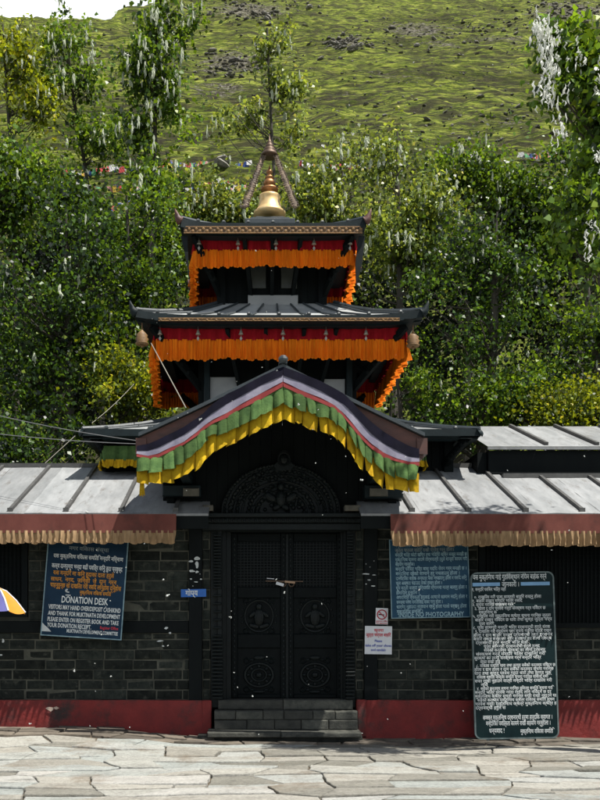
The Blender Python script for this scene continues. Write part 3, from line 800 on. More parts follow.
b6 = board('name_plate', 'small bright blue plate nailed across the left black post', 'sign', (PX(193.5, 12.3), 12.312, PZ(593, 12.3)), 27*K, 9.5*K, (0, R(-1), 0), M['plate'], None, th=0.012)
text_mesh([("गोप्य", -.11, .06, .0, .075)], M['wht'], b6)

# ------------------------------------------------------------------ gate
GX = PX(281, 12.3)
gate = thing('temple_gate', 'black carved wooden gate with gabled porch roof and stone steps at the centre', 'gate', (GX, 12.3, 0))
def D(px): return PX(px, 12.5)
zt, zb = PZ(533, 12.55), 0.508
xl, xm, xr = PX(231, 12.55), PX(287, 12.55), PX(343, 12.55)
# jambs: stepped mouldings
for side in (-1, 1):
    w = MB()
    steps = [(211, 218, 12.36), (218, 222, 12.32), (222, 226, 12.42), (226, 231, 12.48)] if side < 0 else [(350, 355, 12.36), (346.5, 350, 12.32), (343.5, 346.5, 12.42), (341, 343.5, 12.48)]
    for (a, c, y) in steps:
        xa, xb = (PX(a, 12.4), PX(c, 12.4)); w.box(xa, xb-.002, y, 12.75, .40, 2.86)
    # ribbed stack
    xa, xb = (PX(212, 12.36), PX(223, 12.36)) if side < 0 else (PX(345, 12.36), PX(354.5, 12.36))
    z = .52
    while z < 1.35: w.cbox(xa, xb, 12.27, 12.34, z, z+.032, .008); z += .05
    while z < 2.78: w.cbox(xa+.02, xb-.02, 12.285, 12.34, z, z+.026, .007); z += .042 if z > 2.0 else .11
    w.build('door_jamb', M['carved'], gate)
# lintel mouldings
w = MB()
for (a, c, z0, z1, y) in ((202, 361, PZ(530, 12.2), PZ(523, 12.2), 12.22), (200, 363, PZ(523, 12.2)+.002, PZ(518, 12.2), 12.17), (198, 365, PZ(518, 12.2)+.002, PZ(513.5, 12.2), 12.10)):
    w.cbox(PX(a, 12.2), PX(c, 12.2), y, 12.42, z0, z1, .01)
x = PX(204, 12.2)
while x < PX(358, 12.2): w.blob((x, 12.165, PZ(520.5, 12.2)), .022, .014, .022, 6, 4); x += .058
w.box(PX(226, 12.4), PX(343, 12.4), 12.36, 12.7, zt, 2.86)
w.build('lintel', M['carved'], gate)
for (a, c) in ((203, 213), (345, 361)):
    w = MB(); w.cbox(PX(a, 12.1), PX(c, 12.1), 12.09, 12.4, PZ(513, 12.1)+.03, PZ(508, 12.1)+.04, .01); w.build('pad_stone', M['padstone'], gate)
# torana
tz = PZ(513.3, 12.2)+.002; tcx = PX(281, 12.2); RA, RB = 0.80, 0.66
w = MB(); pts = [(tcx+RA*math.cos(R(a)), tz+RB*math.sin(R(a))) for a in range(0, 181, 6)]
w.prism(pts, 12.26, 12.34)
r = random.Random(3)
for ring, (ka, rr, nn) in enumerate(((.97, .030, 44), (.86, .036, 34), (.74, .030, 32), (.55, .034, 20), (.40, .034, 15))):
    for i in range(nn+1):
        a = math.pi*i/nn
        w.blob((tcx+RA*ka*math.cos(a), 12.25, tz+.02+RB*ka*math.sin(a)), rr*r.uniform(.7, 1.1), .035, rr*r.uniform(.7, 1.3), 6, 4, ang=a+r.uniform(-.8, .8))
for (ka, th) in ((1.0, .016), (.80, .014), (.66, .012), (.47, .014)):
    ps = [(tcx+RA*ka*math.cos(R(a)), 12.245, tz+RB*ka*math.sin(R(a))) for a in range(0, 181, 6)]; w.tube(ps, th, 6)
for i in range(70):
    a = r.uniform(.1, 3.04); k = r.uniform(.1, .9)
    w.torus((tcx+RA*k*math.cos(a), 12.25, tz+.02+RB*k*math.sin(a)), r.uniform(.018, .035), .008, 10, 4)
# central winged figure
w.blob((tcx, 12.22, tz+.20), .07, .06, .12, 10, 8); w.blob((tcx, 12.20, tz+.36), .045, .045, .055, 10, 8)
for s_ in (-1, 1):
    w.blob((tcx+s_*.14, 12.23, tz+.22), .10, .03, .05, 8, 6, ang=s_*.6); w.blob((tcx+s_*.06, 12.22, tz+.08), .06, .03, .04, 8, 6, ang=-s_*.5)
w.build('torana', M['carved'], gate, smooth=False)
w = MB(); cx = PX(284, 12.2)
w.prism([(cx-.10, PZ(470, 12.2)), (cx+.10, PZ(470, 12.2)), (cx+.14, PZ(465, 12.2)), (cx+.08, PZ(461, 12.2)), (cx+.09, PZ(455, 12.2)), (cx+.03, PZ(450, 12.2)), (cx-.03, PZ(450, 12.2)), (cx-.09, PZ(455, 12.2)), (cx-.08, PZ(461, 12.2)), (cx-.14, PZ(465, 12.2))], 12.22, 12.30)
w.blob((cx, 12.2, PZ(459, 12.2)), .06, .05, .07, 8, 6); w.torus((cx, 12.21, PZ(459, 12.2)), .085, .012, 16, 5)
w.build('crest', M['carved'], gate)
# gable wall of boards up to the porch roof
def porch_z(px): return PZ(np.interp(px, [120, 140, 206, 283, 345, 423, 440], [441, 433, 400, 365, 396, 433, 441]), 11.25)
w = MB(); apex = PX(283, 11.25)
def gable_top(x): return 4.68-abs(x-apex)*0.455
nb = 22; xa, xb = PX(163, 12.35), PX(402, 12.35)
for i in range(nb):
    a = xa+(xb-xa)*i/nb; c = xa+(xb-xa)*(i+1)/nb-.004
    w.prism([(a, 3.062), (c, 3.062), (c, gable_top(c)), (a, gable_top(a))], 12.345+rnd.uniform(0, .012), 12.42)
w.build('gable_boards', M['timber'], gate)
w = MB()
w.cbox(PX(163, 12.2), PX(201, 12.2), 12.10, 12.34, PZ(497, 12.2), PZ(486, 12.2), .012)
for px in (165, 186): w.beam((PX(px, 11.9), 11.4, 3.5), (PX(px, 11.9), 12.34, 3.5), .12, .12)
w.build('bracket_beam', M['bluewood'], gate)
w = MB(); w.cbox(PX(364, 12.2), PX(402, 12.2), 12.10, 12.34, PZ(499, 12.2), PZ(486, 12.2), .012)
for px in (376, 396): w.beam((PX(px, 11.9), 11.4, 3.5), (PX(px, 11.9), 12.34, 3.5), .12, .12)
w.build('bracket_beam', M['bluewood'], gate)
for (a, c) in ((183, 199), (370, 388)):
    w = MB(); w.cbox(PX(a, 12.05), PX(c, 12.05), 12.05, 12.095, PZ(496, 12.05), PZ(488, 12.05), .01); w.build('stone_block', M['padstone'], gate)
for px in (171, 392):
    w = MB(); w.cbox(PX(px-4, 12.3), PX(px+4, 12.3), 12.25, 12.34, 3.0, 3.27, .01); w.build('side_post', M['timber'], gate)

# door leaves
def leaf(x0, x1, side):
    w = MB(); y = 12.55
    w.box(x0, x1, y+.02, y+.06, zb, zt-.002)
    fw_ = .085
    zs = [zb, PZ(655, y)+.10, PZ(600, y), zt]
    for (a, c) in ((x0, x0+fw_), (x1-fw_, x1)): w.cbox(a, c, y-.015, y+.02, zb, zt-.003, .008)
    rails = [zb, PZ(693, y), PZ(646, y), PZ(636, y), PZ(598, y), PZ(590, y), PZ(545, y)]
    for (a, c) in ((zb+.001, zb+.06), (PZ(648, y), PZ(634, y)), (PZ(598, y), PZ(587, y)), (zt-.12, zt-.005)):
        w.cbox(x0+fw_+.001, x1-fw_-.001, y-.012, y+.02, a, c, .008)
    o = w.build('door_leaf', M['doorwood'], gate)
    L = Vector(gate.location)
    def child(mb, nm):
        c = mb.build(nm, M['carved'], o, local=True)
        for v in c.data.vertices: v.co = v.co - L
    # beads down the stiles
    w = MB(); z = zb+.05
    while z < zt-.05:
        for xx in (x0+.042, x1-.042): w.blob((xx, y-.016, z), .020, .012, .024, 6, 4)
        z += .075
    child(w, 'beading')
    # lattice above
    w = MB(); a, c = x0+fw_, x1-fw_; z0_, z1_ = PZ(587, y), zt-.12
    n = 13
    for i in range(1, n): w.beam((a+(c-a)*i/n, y+.006, z0_), (a+(c-a)*i/n, y+.006, z1_), .010, .012)
    n = 16
    for i in range(1, n): w.beam((a, y+.012, z0_+(z1_-z0_)*i/n), (c, y+.012, z0_+(z1_-z0_)*i/n), .012, .010)
    child(w, 'lattice_panel')
    mx = (a+c)/2
    # figure panel
    w = MB(); z = PZ(616, y)
    w.torus((mx, y+.01, z), .20, .014, 28, 5, 1.0, 1.1)
    w.blob((mx, y, z-.02), .075, .05, .13, 10, 8); w.blob((mx, y-.01, z+.13), .045, .04, .05, 8, 6)
    for s_ in (-1, 1):
        w.blob((mx+s_*.09, y, z+.02), .07, .03, .03, 8, 6, ang=s_*-.7); w.blob((mx+s_*.07, y, z-.14), .09, .035, .035, 8, 6, ang=s_*.3)
        for zz in (-.21, .21): w.torus((mx+s_*.18, y+.01, z+zz), .035, .010, 10, 4)
    for i in range(18):
        a_ = 2*math.pi*i/18; w.blob((mx+.245*math.cos(a_), y+.012, z+.26*math.sin(a_)), .016, .012, .016, 5, 4)
    child(w, 'figure_panel')
    # flower medallion
    w = MB(); z = PZ(675, y)
    w.torus((mx, y+.005, z), .17, .020, 28, 6, 1.15, .95); w.torus((mx, y+.005, z), .09, .014, 22, 6, 1.15, .95)
    w.blob((mx, y, z), .045, .035, .045, 8, 6)
    for i in range(8):
        a_ = 2*math.pi*i/8; w.blob((mx+.13*1.15*math.cos(a_), y+.006, z+.13*.95*math.sin(a_)), .034, .02, .020, 6, 4, ang=a_)
    for s_ in (-1, 1):
        for zz in (-.2, .2):
            w.torus((mx+s_*.17, y+.01, z+zz), .035, .011, 12, 4); w.blob((mx+s_*.10, y+.008, z+zz*1.05), .04, .018, .016, 6, 4)
    w.blob((mx, y, z+.24), .08, .02, .03, 8, 6); w.blob((mx, y, z-.235), .09, .02, .022, 8, 6)
    child(w, 'flower_panel')
    return o
leaf(xl+.004, xm-.004, -1); leaf(xm+.004, xr-.004, 1)
w = MB(); w.cbox(xm-.022, xm+.022, 12.515, 12.56, zb, zt-.01, .008); w.build('meeting_rail', M['carved'], gate)
for dx in (-.05, .06):
    w = MB(); w.torus((xm+dx, 12.50, PZ(584, 12.5)), .035, .008, 14, 5); w.build('ring_handle', M['bronze'], gate)
# papers tucked on the door bolt
def paper(name, label, px, py, wpx, hpx, rot, m):
    o = board(name, label, 'paper scrap', (PX(px, 12.45), 12.47, PZ(py, 12.45)), wpx*12.45/F, hpx*12.45/F, (R(-8), R(rot), R(6)), m, None, th=.003); return o
paper('paper_slip', 'narrow white paper slip, leftmost scrap tucked on the door bolt', 270.5, 578.5, 9, 2.2, 4, M['paper'])
paper('paper_slip', 'larger white folded paper below the narrow slip on the door bolt', 280, 584, 9.5, 4.5, 16, M['paper'])
paper('paper_slip', 'brown paper slip tucked on the door bolt', 290, 582, 12, 3.6, 6, M['brownpaper'])
w = MB(); w.beam((xm-.30, 12.495, PZ(581, 12.5)), (xm+.22, 12.495, PZ(581.5, 12.5)), .012, .014); w.build('door_bolt', M['bronze'], gate)

# steps
def course(x0, x1, y0, y1, z0, z1, nm, n, seed, chm=.012):
    r = random.Random(seed); w = MB(); x = x0
    for i in range(n):
        c = x1 if i == n-1 else x0+(x1-x0)*(i+1)/n+r.uniform(-.06, .06)
        w.cbox(x+.003, c-.003, y0+r.uniform(-.006, .006), y1, z0, z1+r.uniform(-.004, .004), chm, r.random(), .004); x = c
    return w
sA, sB = PX(207, 11.8), PX(362, 11.8)
w = course(sA, sB, 11.80, 12.30, .055, .122, 's', 2, 1)
w.build('bottom_step', M['step'], gate)
sA, sB = PX(214, 12.1), PX(358, 12.1)
w = course(sA, sB, 12.10, 12.42, .124, .252, 's', 5, 2); w2 = course(sA, sB, 12.115, 12.42, .256, .372, 's', 6, 3)
for a in (w2,):
    n = len(w.v); w.v += a.v; w.f += [tuple(i+n for i in f) for f in a.f]; w.t += a.t
w.build('brick_step', M['step'], gate)
w = course(PX(218, 12.3), PX(353, 12.3), 12.29, 12.70, .376, .505, 's', 2, 4); w.build('threshold_step', M['step'], gate)
w = MB(); w.box(-.7, 1.5, 12.0, 12.8, -.1, .052); w.build('step_base', M['step'], gate)
# red plinth ends beside the steps
w = MB(); w.cbox(PX(202, 12.3), PX(213, 12.3)-.02, 12.285, 12.42, .0, .50, .01); w.build('plinth_end', M['plinth'], gate)
w = MB(); w.cbox(PX(357, 12.3), PX(366, 12.3), 12.262, 12.42, .0, .51, .012)
w.build('plinth_end', M['plinth'], gate)
# recess behind door
w = MB(); w.box(-.6, 1.6, 12.76, 12.9, .1, 4.0); w.build('back_boards', M['timber'], gate)

# porch roof
YA, YBK = 11.15, 14.0
ap = PX(283, 11.15)
def pz(s):      # s = 0 apex .. 1 eave end; gently curved
    return PZ(365, 11.15) + (PZ(433.5, 11.15)-PZ(365, 11.15))*(1.03*s-0.03*s*s*s)
HWL, HWR = ap-PX(139, 11.15), PX(424, 11.15)-ap
for sd, hw in ((-1, HWL), (1, HWR)):
    w = MB(); N = 14
    top = [[(ap+sd*hw*i/N, y, pz(i/N)) for i in range(N+1)] for y in (YA-.06, 12.2, YBK)]
    bot = [[(p[0], p[1], p[2]-.045) for p in rr] for rr in top]
    w.grid(top); w.grid(bot); w.grid([top[0], bot[0]]); w.grid([top[-1], bot[-1]])
    w.quad(top[0][-1], top[-1][-1], bot[-1][-1], bot[0][-1])
    w.build('porch_roof', M['slate'], gate, smooth=False)
    # barge board
    w = MB(); pts_t = [(ap+sd*hw*(i/N)*.995, pz(i/N)-.05) for i in range(N+1)]
    dp = .20
    rows = []
    for y in (YA, YA+.07):
        rows.append(([(x, y, z) for x, z in pts_t], [(x, y, z-dp-.06*(i/N)) for i, (x, z) in enumerate(pts_t)]))
    w.grid([rows[0][0], rows[0][1]]); w.grid([rows[1][0], rows[1][1]]); w.grid([rows[0][1], rows[1][1]])
    w.quad(rows[0][0][-1], rows[1][0][-1], rows[1][1][-1], rows[0][1][-1])
    w.build('barge_board', M['redwood'], gate)
    w = MB()
    for i in range(1, 6):
        s_ = i/5.6; x = ap+sd*hw*s_; z = pz(s_)-.11
        w.beam((x, YA+.08, z), (x, 13.6, z), .07, .10)
    w.build('purlins', M['timber'], gate)
    w = MB(); x = ap+sd*hw*.985; z = pz(1)-.16
    w.beam((x, YA-.02, z), (x, 12.4, z), .13, .20); w.build('eave_beam', M['redwood'], gate)
w = MB(); w.beam((ap, YA-.09, pz(0)+.035), (ap, YBK, pz(0)+.035), .10, .07); w.blob((ap, YA-.08, pz(0)+.05), .06, .05, .05, 8, 6); w.build('ridge_cap', M['slate'], gate)

# gate valance : five coloured bands hanging in a drape from the barge boards
prof = {  # px : y of navy top, white top, red top, green top, yellow top(visible), yellow bottom
 'L': [(283, 367, 375, 381, 386, 402, 418), (262, 376, 384, 392, 398, 413, 427), (240, 388, 396, 404, 409, 423, 440), (227, 394, 403, 412, 417, 429, 445), (213, 404, 412, 419, 423, 434, 452),
       (204, 413, 419, 425, 429, 439, 460), (196, 419, 426, 432, 436, 449, 470), (184, 427, 434, 441, 444, 460, 477), (170, 434, 441, 447, 451, 466, 482), (158, 440, 447, 453, 457, 469, 484), (148, 444, 450, 455, 458, 470, 484), (137, 446, 450, 453, 456, 469, 482)],
 'R': [(283, 367, 375, 381, 386, 402, 418), (300, 373, 381, 389, 394, 408, 424), (320, 381, 390, 397, 402, 415, 431), (334, 388, 398, 404, 408, 419, 437), (344, 394, 404, 413, 417, 428, 446), (352, 402, 412, 422, 427, 440, 457),
       (361, 412, 422, 433, 438, 452, 468), (371, 422, 433, 443, 448, 461, 478), (384, 432, 443, 452, 457, 471, 487), (397, 440, 450, 458, 461, 477, 491), (409, 446, 456, 461, 464, 479, 494), (419, 449, 457, 461, 465, 479, 493)]}
val = thing('gable_valance', 'five colour pleated cloth valance of navy, white, red, green and yellow along the porch gable', 'cloth valance', (ap, 11.1, 3.6))
YV = 11.08
names = [('navy_band', 'navy_cloth'), ('white_band', 'white_cloth'), ('red_band', 'maroon_cloth'), ('green_pleats', 'green_cloth'), ('yellow_pleats', 'yellow_cloth')]
def curve(side, k):
    pr = prof[side]; xs_ = [p[0] for p in pr]; ys_ = [p[k] for p in pr]
    seg = [0.0]
    for i in range(1, len(pr)): seg.append(seg[-1]+math.hypot(xs_[i]-xs_[i-1], pr[i][3]-pr[i-1][3]))
    seg = [s/seg[-1] for s in seg]
    def f(t):
        return float(np.interp(t, seg, xs_)), float(np.interp(t, seg, ys_))
    return f
def depth_at(side, t):  # the drape hangs a little forward at its ends
    return YV - .03*math.sin(t*math.pi)
for k, (nm, mt) in enumerate(names):
    w = MB()
    for side in ('L', 'R'):
        ft, fb = curve(side, k+1), curve(side, k+2)
        if k == 4:    # yellow starts beneath the green
            g = curve(side, 4)
            ft = (lambda g, y: (lambda t: (y(t)[0], .6*y(t)[1]+.4*g(t)[1])))(g, curve(side, 5))
        yoff = {0: .0, 1: -.004, 2: -.010, 3: -.014, 4: .020}[k]
        def top(t, ft=ft, side=side): a = ft(t); y = depth_at(side, t)+yoff; return P(a[0], a[1], y)
        def bot(t, fb=fb, side=side):
            a = fb(t); y = depth_at(side, t)+yoff-(.03 if k >= 3 else .012); return P(a[0], a[1]+(2 if k == 3 else (.8 if k < 3 else 0)), y)
        if k < 3:
            fold_band(w, top, bot, 1/5.0, .012, 60, 4, seed=ord(side), flare=.3, toneamt=.3)
        else:
            # individual tongues of pleated cloth, each a little box pleat
            r = random.Random(ord(side)+k); n = 13; NC = 8
            dev = (0.5/n if k == 4 else 0)
            edges = [i/n for i in range(n+1)]
            edges = [min(1, max(0, e+r.uniform(-.012, .012))) if 0 < i < n else e for i, e in enumerate(edges)]
            for i in range(n):
                t0, t1 = edges[i], edges[i+1]; drop = r.uniform(-.02, .022); tn = .2+.8*r.random(); skew = r.uniform(-.022, .022); tw = r.uniform(-.018, .018)
                rows = []
                for j in range(6):
                    v = j/5; rr = []
                    for c in range(NC+1):
                        q_ = c/NC; t = t0+(t1-t0)*(q_*1.10-.05); t = min(1, max(0, t))
                        a = Vector(top(t)); b_ = Vector(bot(t)); p = a.lerp(b_, v)
                        bulge = math.sin(math.pi*min(1, q_*1.05))**.6 if 0 < q_ < 1 else 0
                        p.y -= (.012+.045*v)*bulge - .03*v*(q_ > .9)
                        p.y += .010*math.sin(q_*9+i*2.1)*v
                        p.z += (drop + tw*(q_-.5)*2 - .015*(1-abs(2*q_-1)))*v + .006*math.sin(q_*7+i)*v
                        p.x += skew*v - .015*v*(q_-.5)
                        rr.append(p)
                    rows.append(rr)
                w.grid(rows, (lambda tn: lambda a_, b_: tn*(1 if b_ < NC-1 else .75))(tn))
    w.build(nm, M[mt], val, smooth=(k < 3))
# little yellow tassel at the left end
w = MB(); x, y, z = P(142, 486, 11.1)
for i in range(9):
    a = i*.7; w.tube([(x+.02*math.cos(a), y+.02*math.sin(a), z+.04), (x+.03*math.cos(a), y+.03*math.sin(a), z-.10-rnd.uniform(0, .03))], [.008, .006], 5)
w.build('tassel', M['yellow_cloth'], val)

# wing valances: rose canvas and tan fringe
def wing_val(label, xa, xb, za, zb_, zc, seed):
    y = 11.775
    root = thing('eave_valance', label, 'cloth valance', ((xa+xb)/2, y, zb_), group=None)
    w = MB(); n = int((xb-xa)*14)
    fold_band(w, lambda t: (xa+(xb-xa)*t, y, za), lambda t: (xa+(xb-xa)*t, y-.01, zb_), 1/((xb-xa)*1.1), .008, n, 5, seed, toneamt=.15); w.build('canvas_band', M['rose_cloth'], root, smooth=True)
    w = MB(); n = int((xb-xa)*100)
    fold_band(w, lambda t: (xa+(xb-xa)*t, y-.012, zb_+.03), lambda t: (xa+(xb-xa)*t, y-.03, zc), 1/((xb-xa)*12.5), .038, n, 5, seed+1, tip=.02, toneamt=1)
    w.build('tan_fringe', M['tan_cloth'], root, smooth=True)
wing_val('faded rose canvas valance with tan fringe along the left wing eave', WX_L, PX(176.5, 11.8), 2.985, PZ(533, 11.78), PZ(543, 11.78), 31)
wing_val('faded rose canvas valance with tan fringe along the right wing eave', PX(390, 11.8), WX_R, 2.985, PZ(533.5, 11.78), PZ(545.5, 11.78), 41)

# ------------------------------------------------------------------ pagoda
pg = thing('pagoda_temple', 'three tiered pagoda temple with tin roofs and gilded pinnacle rising behind the gate', 'temple', (0.4, 15.6, 0))
def tier_roof(cx, hw, yf, yb, ze, ihw, iyf, iyb, zi, lift, m, fasc, horn, nseam, corner_out=.16, m_fascia='bluewood'):
    """hip roof with upturned corners"""
    N, T = 32, 7
    def C(s, t, side):
        L_ = lift*abs(s)**7*(1-t)**2
        ex = hw+corner_out*abs(s)**10*(1-t); ef = yf-corner_out*.6*abs(s)**10*(1-t); eb = yb+corner_out*.6*abs(s)**10*(1-t)
        sag = -.10*math.sin(math.pi*t)*(zi-ze)
        if side == 'F': a = (cx+s*ex, ef, ze); c = (cx+s*ihw, iyf, zi)
        elif side == 'B': a = (cx+s*ex, eb, ze); c = (cx+s*ihw, iyb, zi)
        elif side == 'L': a = (cx-ex, (yf+yb)/2+s*(eb-ef)/2, ze); c = (cx-ihw, (iyf+iyb)/2+s*(iyb-iyf)/2, zi)
        else: a = (cx+ex, (yf+yb)/2+s*(eb-ef)/2, ze); c = (cx+ihw, (iyf+iyb)/2+s*(iyb-iyf)/2, zi)
        return (a[0]+(c[0]-a[0])*t, a[1]+(c[1]-a[1])*t, a[2]+(c[2]-a[2])*t+L_+sag)
    w = MB(); r = random.Random(int(ze*10)); tn = [r.random() for _ in range(60)]
    und = MB()
    for side in 'FBLR':
        rows = [[C(-1+2*i/N, j/T, side) for i in range(N+1)] for j in range(T+1)]
        w.grid(rows, lambda a, b_: tn[b_ // 4])
        und.grid([[(p[0], p[1], p[2]-.06) for p in rr] for rr in rows])
    rf = w.build('roof', m, pg)
    L = Vector(pg.location)
    def child(mb, nm, mt, smooth=False):
        o = mb.build(nm, mt, rf, local=True, smooth=smooth)
        for v in o.data.vertices: v.co = v.co - L
        return o
    child(und, 'soffit', M['timber'])
    # fascia boards
    for side in 'FBLR':
        w = MB()
        e = [C(-1+2*i/N, 0, side) for i in range(N+1)]
        out = {'F': (0, -1), 'B': (0, 1), 'L': (-1, 0), 'R': (1, 0)}[side]
        a1 = [(p[0]+out[0]*.015, p[1]+out[1]*.015, p[2]+.012) for p in e]; a2 = [(p[0]+out[0]*.015, p[1]+out[1]*.015, p[2]-fasc) for p in e]
        a3 = [(p[0]-out[0]*.05, p[1]-out[1]*.05, p[2]-fasc) for p in e]
        w.grid([a1, a2]); w.grid([a2, a3]); w.grid([a1, [(p[0]-out[0]*.05, p[1]-out[1]*.05, p[2]+.014) for p in e]])
        b3_ = [(p[0]-out[0]*.10, p[1]-out[1]*.10, p[2]-fasc) for p in e]; b4_ = [(p[0]-out[0]*.10, p[1]-out[1]*.10, p[2]-fasc-.025) for p in e]
        w.grid([a3, b3_]); w.grid([b3_, b4_]); w.grid([b4_, [(p[0]-out[0]*.18, p[1]-out[1]*.18, p[2]) for p in b4_]])
        child(w, 'fascia', M[m_fascia])
    # hips + horns
    for sx in (-1, 1):
        for sy, side in ((-1, 'F'), (1, 'B')):
            pts = [C(sx, t, side) for t in (1, .75, .5, .25, .08, 0)]
            tip = pts[-1]; d = Vector((sx*.9, sy*.5, 0)).normalized()
            w = MB()
            w.tube([(p[0], p[1], p[2]+.02) for p in pts], [.035]*6, 6)
            child(w, 'hip_ridge', M['slate'])
            w = MB(); hp = []; hr = []
            for i in range(7):
                t = i/6; hp.append((tip[0]+d.x*horn*t*.55, tip[1]+d.y*horn*t*.55, tip[2]-.03+horn*(t**1.8))); hr.append(.075*(1-t)**.8+.006)
            w.tube(hp, hr, 7); child(w, 'corner_horn', M['horn'] if horn_red else M['bluewood'], True)
    # standing seams with end knobs on the front and sides
    w = MB()
    for side in 'FLR':
        for i in range(nseam):
            s = -1+2*(i+.5)/nseam
            pts = [C(s*(1-.0*t), t, side) for t in (0.02, .5, .98)]
            w.tube([(p[0], p[1], p[2]+.012) for p in pts], .016, 5); p = pts[0]
            w.blob((p[0], p[1], p[2]+.03), .035, .04, .035, 6, 4)
    child(w, 'seams', M['slate'])
    return C, child
# lowest tier
horn_red = False
c1 = PX(281, 13.3)
C1, ch1 = tier_roof(c1, 2.95, 13.35, 18.4, PZ(430, 13.35), 1.35, 14.75, 17.0, PZ(430, 13.35)+.56, .0, M['tin_dark'], .09, .03, 9, .0)
c2 = PX(279, 13.85)
C2, ch2 = tier_roof(c2, 2.10, 13.85, 17.65, PZ(316, 13.85), .95, 14.95, 16.6, PZ(316, 13.85)+.58, .06, M['tin_dark'], .10, .17, 9, .10)
horn_red = True
c3 = PX(273, 14.15)
C3, ch3 = tier_roof(c3, 1.38, 14.15, 16.9, PZ(224, 14.15), .34, 15.2, 15.85, PZ(224, 14.15)+.40, .06, M['tin_dark'], .125, .17, 7, .07)
# gold carving on the fascias
def carving(cx, hw, y, z, h, m, nm, ch, dens):
    w = MB(); w.box(cx-hw, cx+hw, y-.012, y+.012, z-h/2, z+h/2, .15); n = int(hw*2/dens); r = random.Random(1)
    for i in range(n):
        x = cx-hw+2*hw*(i+.5)/n
        w.blob((x, y-.014, z+(.18*h if i % 2 else -.18*h)), dens*.42, .012, h*.26, 6, 4, r.uniform(.5, 1), ang=(.6 if i % 2 else -.6))
    for zz in (z-h/2, z+h/2): w.beam((cx-hw, y-.012, zz), (cx+hw, y-.012, zz), .014, .014, .9)
    ch(w, nm, m)
carving(c3, 1.40, 14.125, PZ(230, 14.12), .095, M['goldcarve'], 'gold_frieze', ch3, .055)
carving(c2, 1.85, 13.825, PZ(319.5, 13.82), .035, M['goldcarve'], 'gold_frieze', ch2, .07)
# upper tin layers + pinnacle
pc = PX(269.5, 15.5); 
for i, (hw, z0, z1) in enumerate(((.42, PZ(222, 15.1), PZ(218.5, 15.1)), (.33, PZ(218.5, 15.1)+.003, PZ(215.5, 15.1)+.01), (.24, PZ(215.5, 15.1)+.013, PZ(213.5, 15.1)+.03))):
    w = MB(); w.cbox(pc-hw, pc+hw, 15.5-hw, 15.5+hw, z0-.05*(i == 0), z1, .012); w.build('pinnacle_base', M['slate'], pg)
z0 = PZ(214, 15.5)
s = 15.5/F
w = MB(); w.lathe((pc, 15.5, z0), [(16*s, -.03), (16*s, 1*s), (14*s, 2.5*s), (11.8*s, 6*s), (10.6*s, 11*s), (10.2*s, 15*s), (10.9*s, 16.5*s), (10.2*s, 18*s), (6*s, 18.8*s), (5*s, 20*s)], 32); w.build('gilded_bell', M['gold'], pg, smooth=True)
w = MB(); w.lathe((pc, 15.5, z0+20*s), [(5*s, 0), (4.4*s, 2*s), (8.6*s, 3.2*s), (8.8*s, 5*s), (5*s, 6*s), (4*s, 7.5*s), (5.8*s, 8.8*s), (6.2*s, 11*s), (4.6*s, 13.5*s), (2.6*s, 14.5*s), (4.4*s, 15.5*s), (4.6*s, 16.6*s), (2.4*s, 18*s), (1.8*s, 20*s), (3.4*s, 21*s), (3.0*s, 23*s), (1.2*s, 25*s), (.5*s, 28*s), (.1*s, 30*s)], 20); w.build('stacked_vases', M['copper'], pg, smooth=True)
w = MB(); zc = PZ(156, 15.5)
w.lathe((pc, 15.5, zc), [(8.5*s, -.6*s), (9*s, 0), (7.4*s, 3*s), (6*s, 4*s), (6.4*s, 5*s), (5.4*s, 7*s), (4*s, 8*s), (4.6*s, 9*s), (3.6*s, 11*s), (2.6*s, 12*s), (3.0*s, 13*s), (1.4*s, 15.5*s), (.9*s, 17*s), (.2*s, 21*s)], 24); w.build('parasol_finial', M['bronze'], pg, smooth=True)
for sx in (-1, 1):
    w = MB(); r = random.Random(6+sx)
    a = Vector((pc+sx*5.5*s, 15.5-.05, zc)); c = Vector((pc+sx*25*s, 15.5-.25, z0+1*s))
    for i in range(26):
        t = i/25; p = a.lerp(c, t); wd = (.034+.03*t)*r.uniform(.85, 1.15)
        w.blob((p.x+r.uniform(-.01, .01), p.y, p.z), wd*r.uniform(.8, 1.2), .018, .045, 7, 4, r.random(), ang=-sx*.35)
        w.blob((p.x-sx*wd, p.y-.01, p.z), .014, .014, .02, 5, 4, 1); w.blob((p.x+sx*wd, p.y-.01, p.z), .014, .014, .02, 5, 4, .2)
    w.tube([tuple(a), tuple(c)], .014, 5)
    w.build('filigree_leg', M['filigree'], pg)
    w = MB(); w.tube([(pc, 15.45, z0+23*s), (pc+sx*7*s, 15.42, z0+26*s), (pc+sx*14*s, 15.40, z0+20*s)], .008, 5); w.build('stay_wire', M['filigree'], pg)
# cores
def core(hwx, yf, yb, cx, z0, z1, nm, m='timber'):
    w = MB(); w.box(cx-hwx, cx+hwx, yf, yb, z0, z1)
    for sx in (-1, 1):
        for yy in (yf, yb): w.box(cx+sx*hwx-.07, cx+sx*hwx+.07, yy-.07, yy+.07, z0, z1-.004)
    nb = int(hwx*2/.12)
    for i in range(1, nb): w.box(cx-hwx+2*hwx*i/nb-.008, cx-hwx+2*hwx*i/nb+.008, yf-.012, yf, z0, z1-.004)
    return w.build(nm, M[m], pg)
core(2.62, 14.0, 17.9, c1, .2, PZ(430, 13.35)+.12, 'lower_wall')
core(1.22, 14.75, 17.0, c2, 4.5, PZ(316, 13.85)+.25, 'middle_wall')
core(.84, 14.95, 16.4, c3, 6.4, PZ(224, 14.15)+.2, 'upper_wall')
def panel(px0, px1, py0, py1, Y, m, nm='board_panel'):
    w = MB(); w.cbox(PX(px0, Y), PX(px1, Y), Y, Y+.03, PZ(py1, Y), PZ(py0, Y), .006); return w.build(nm, m, pg)
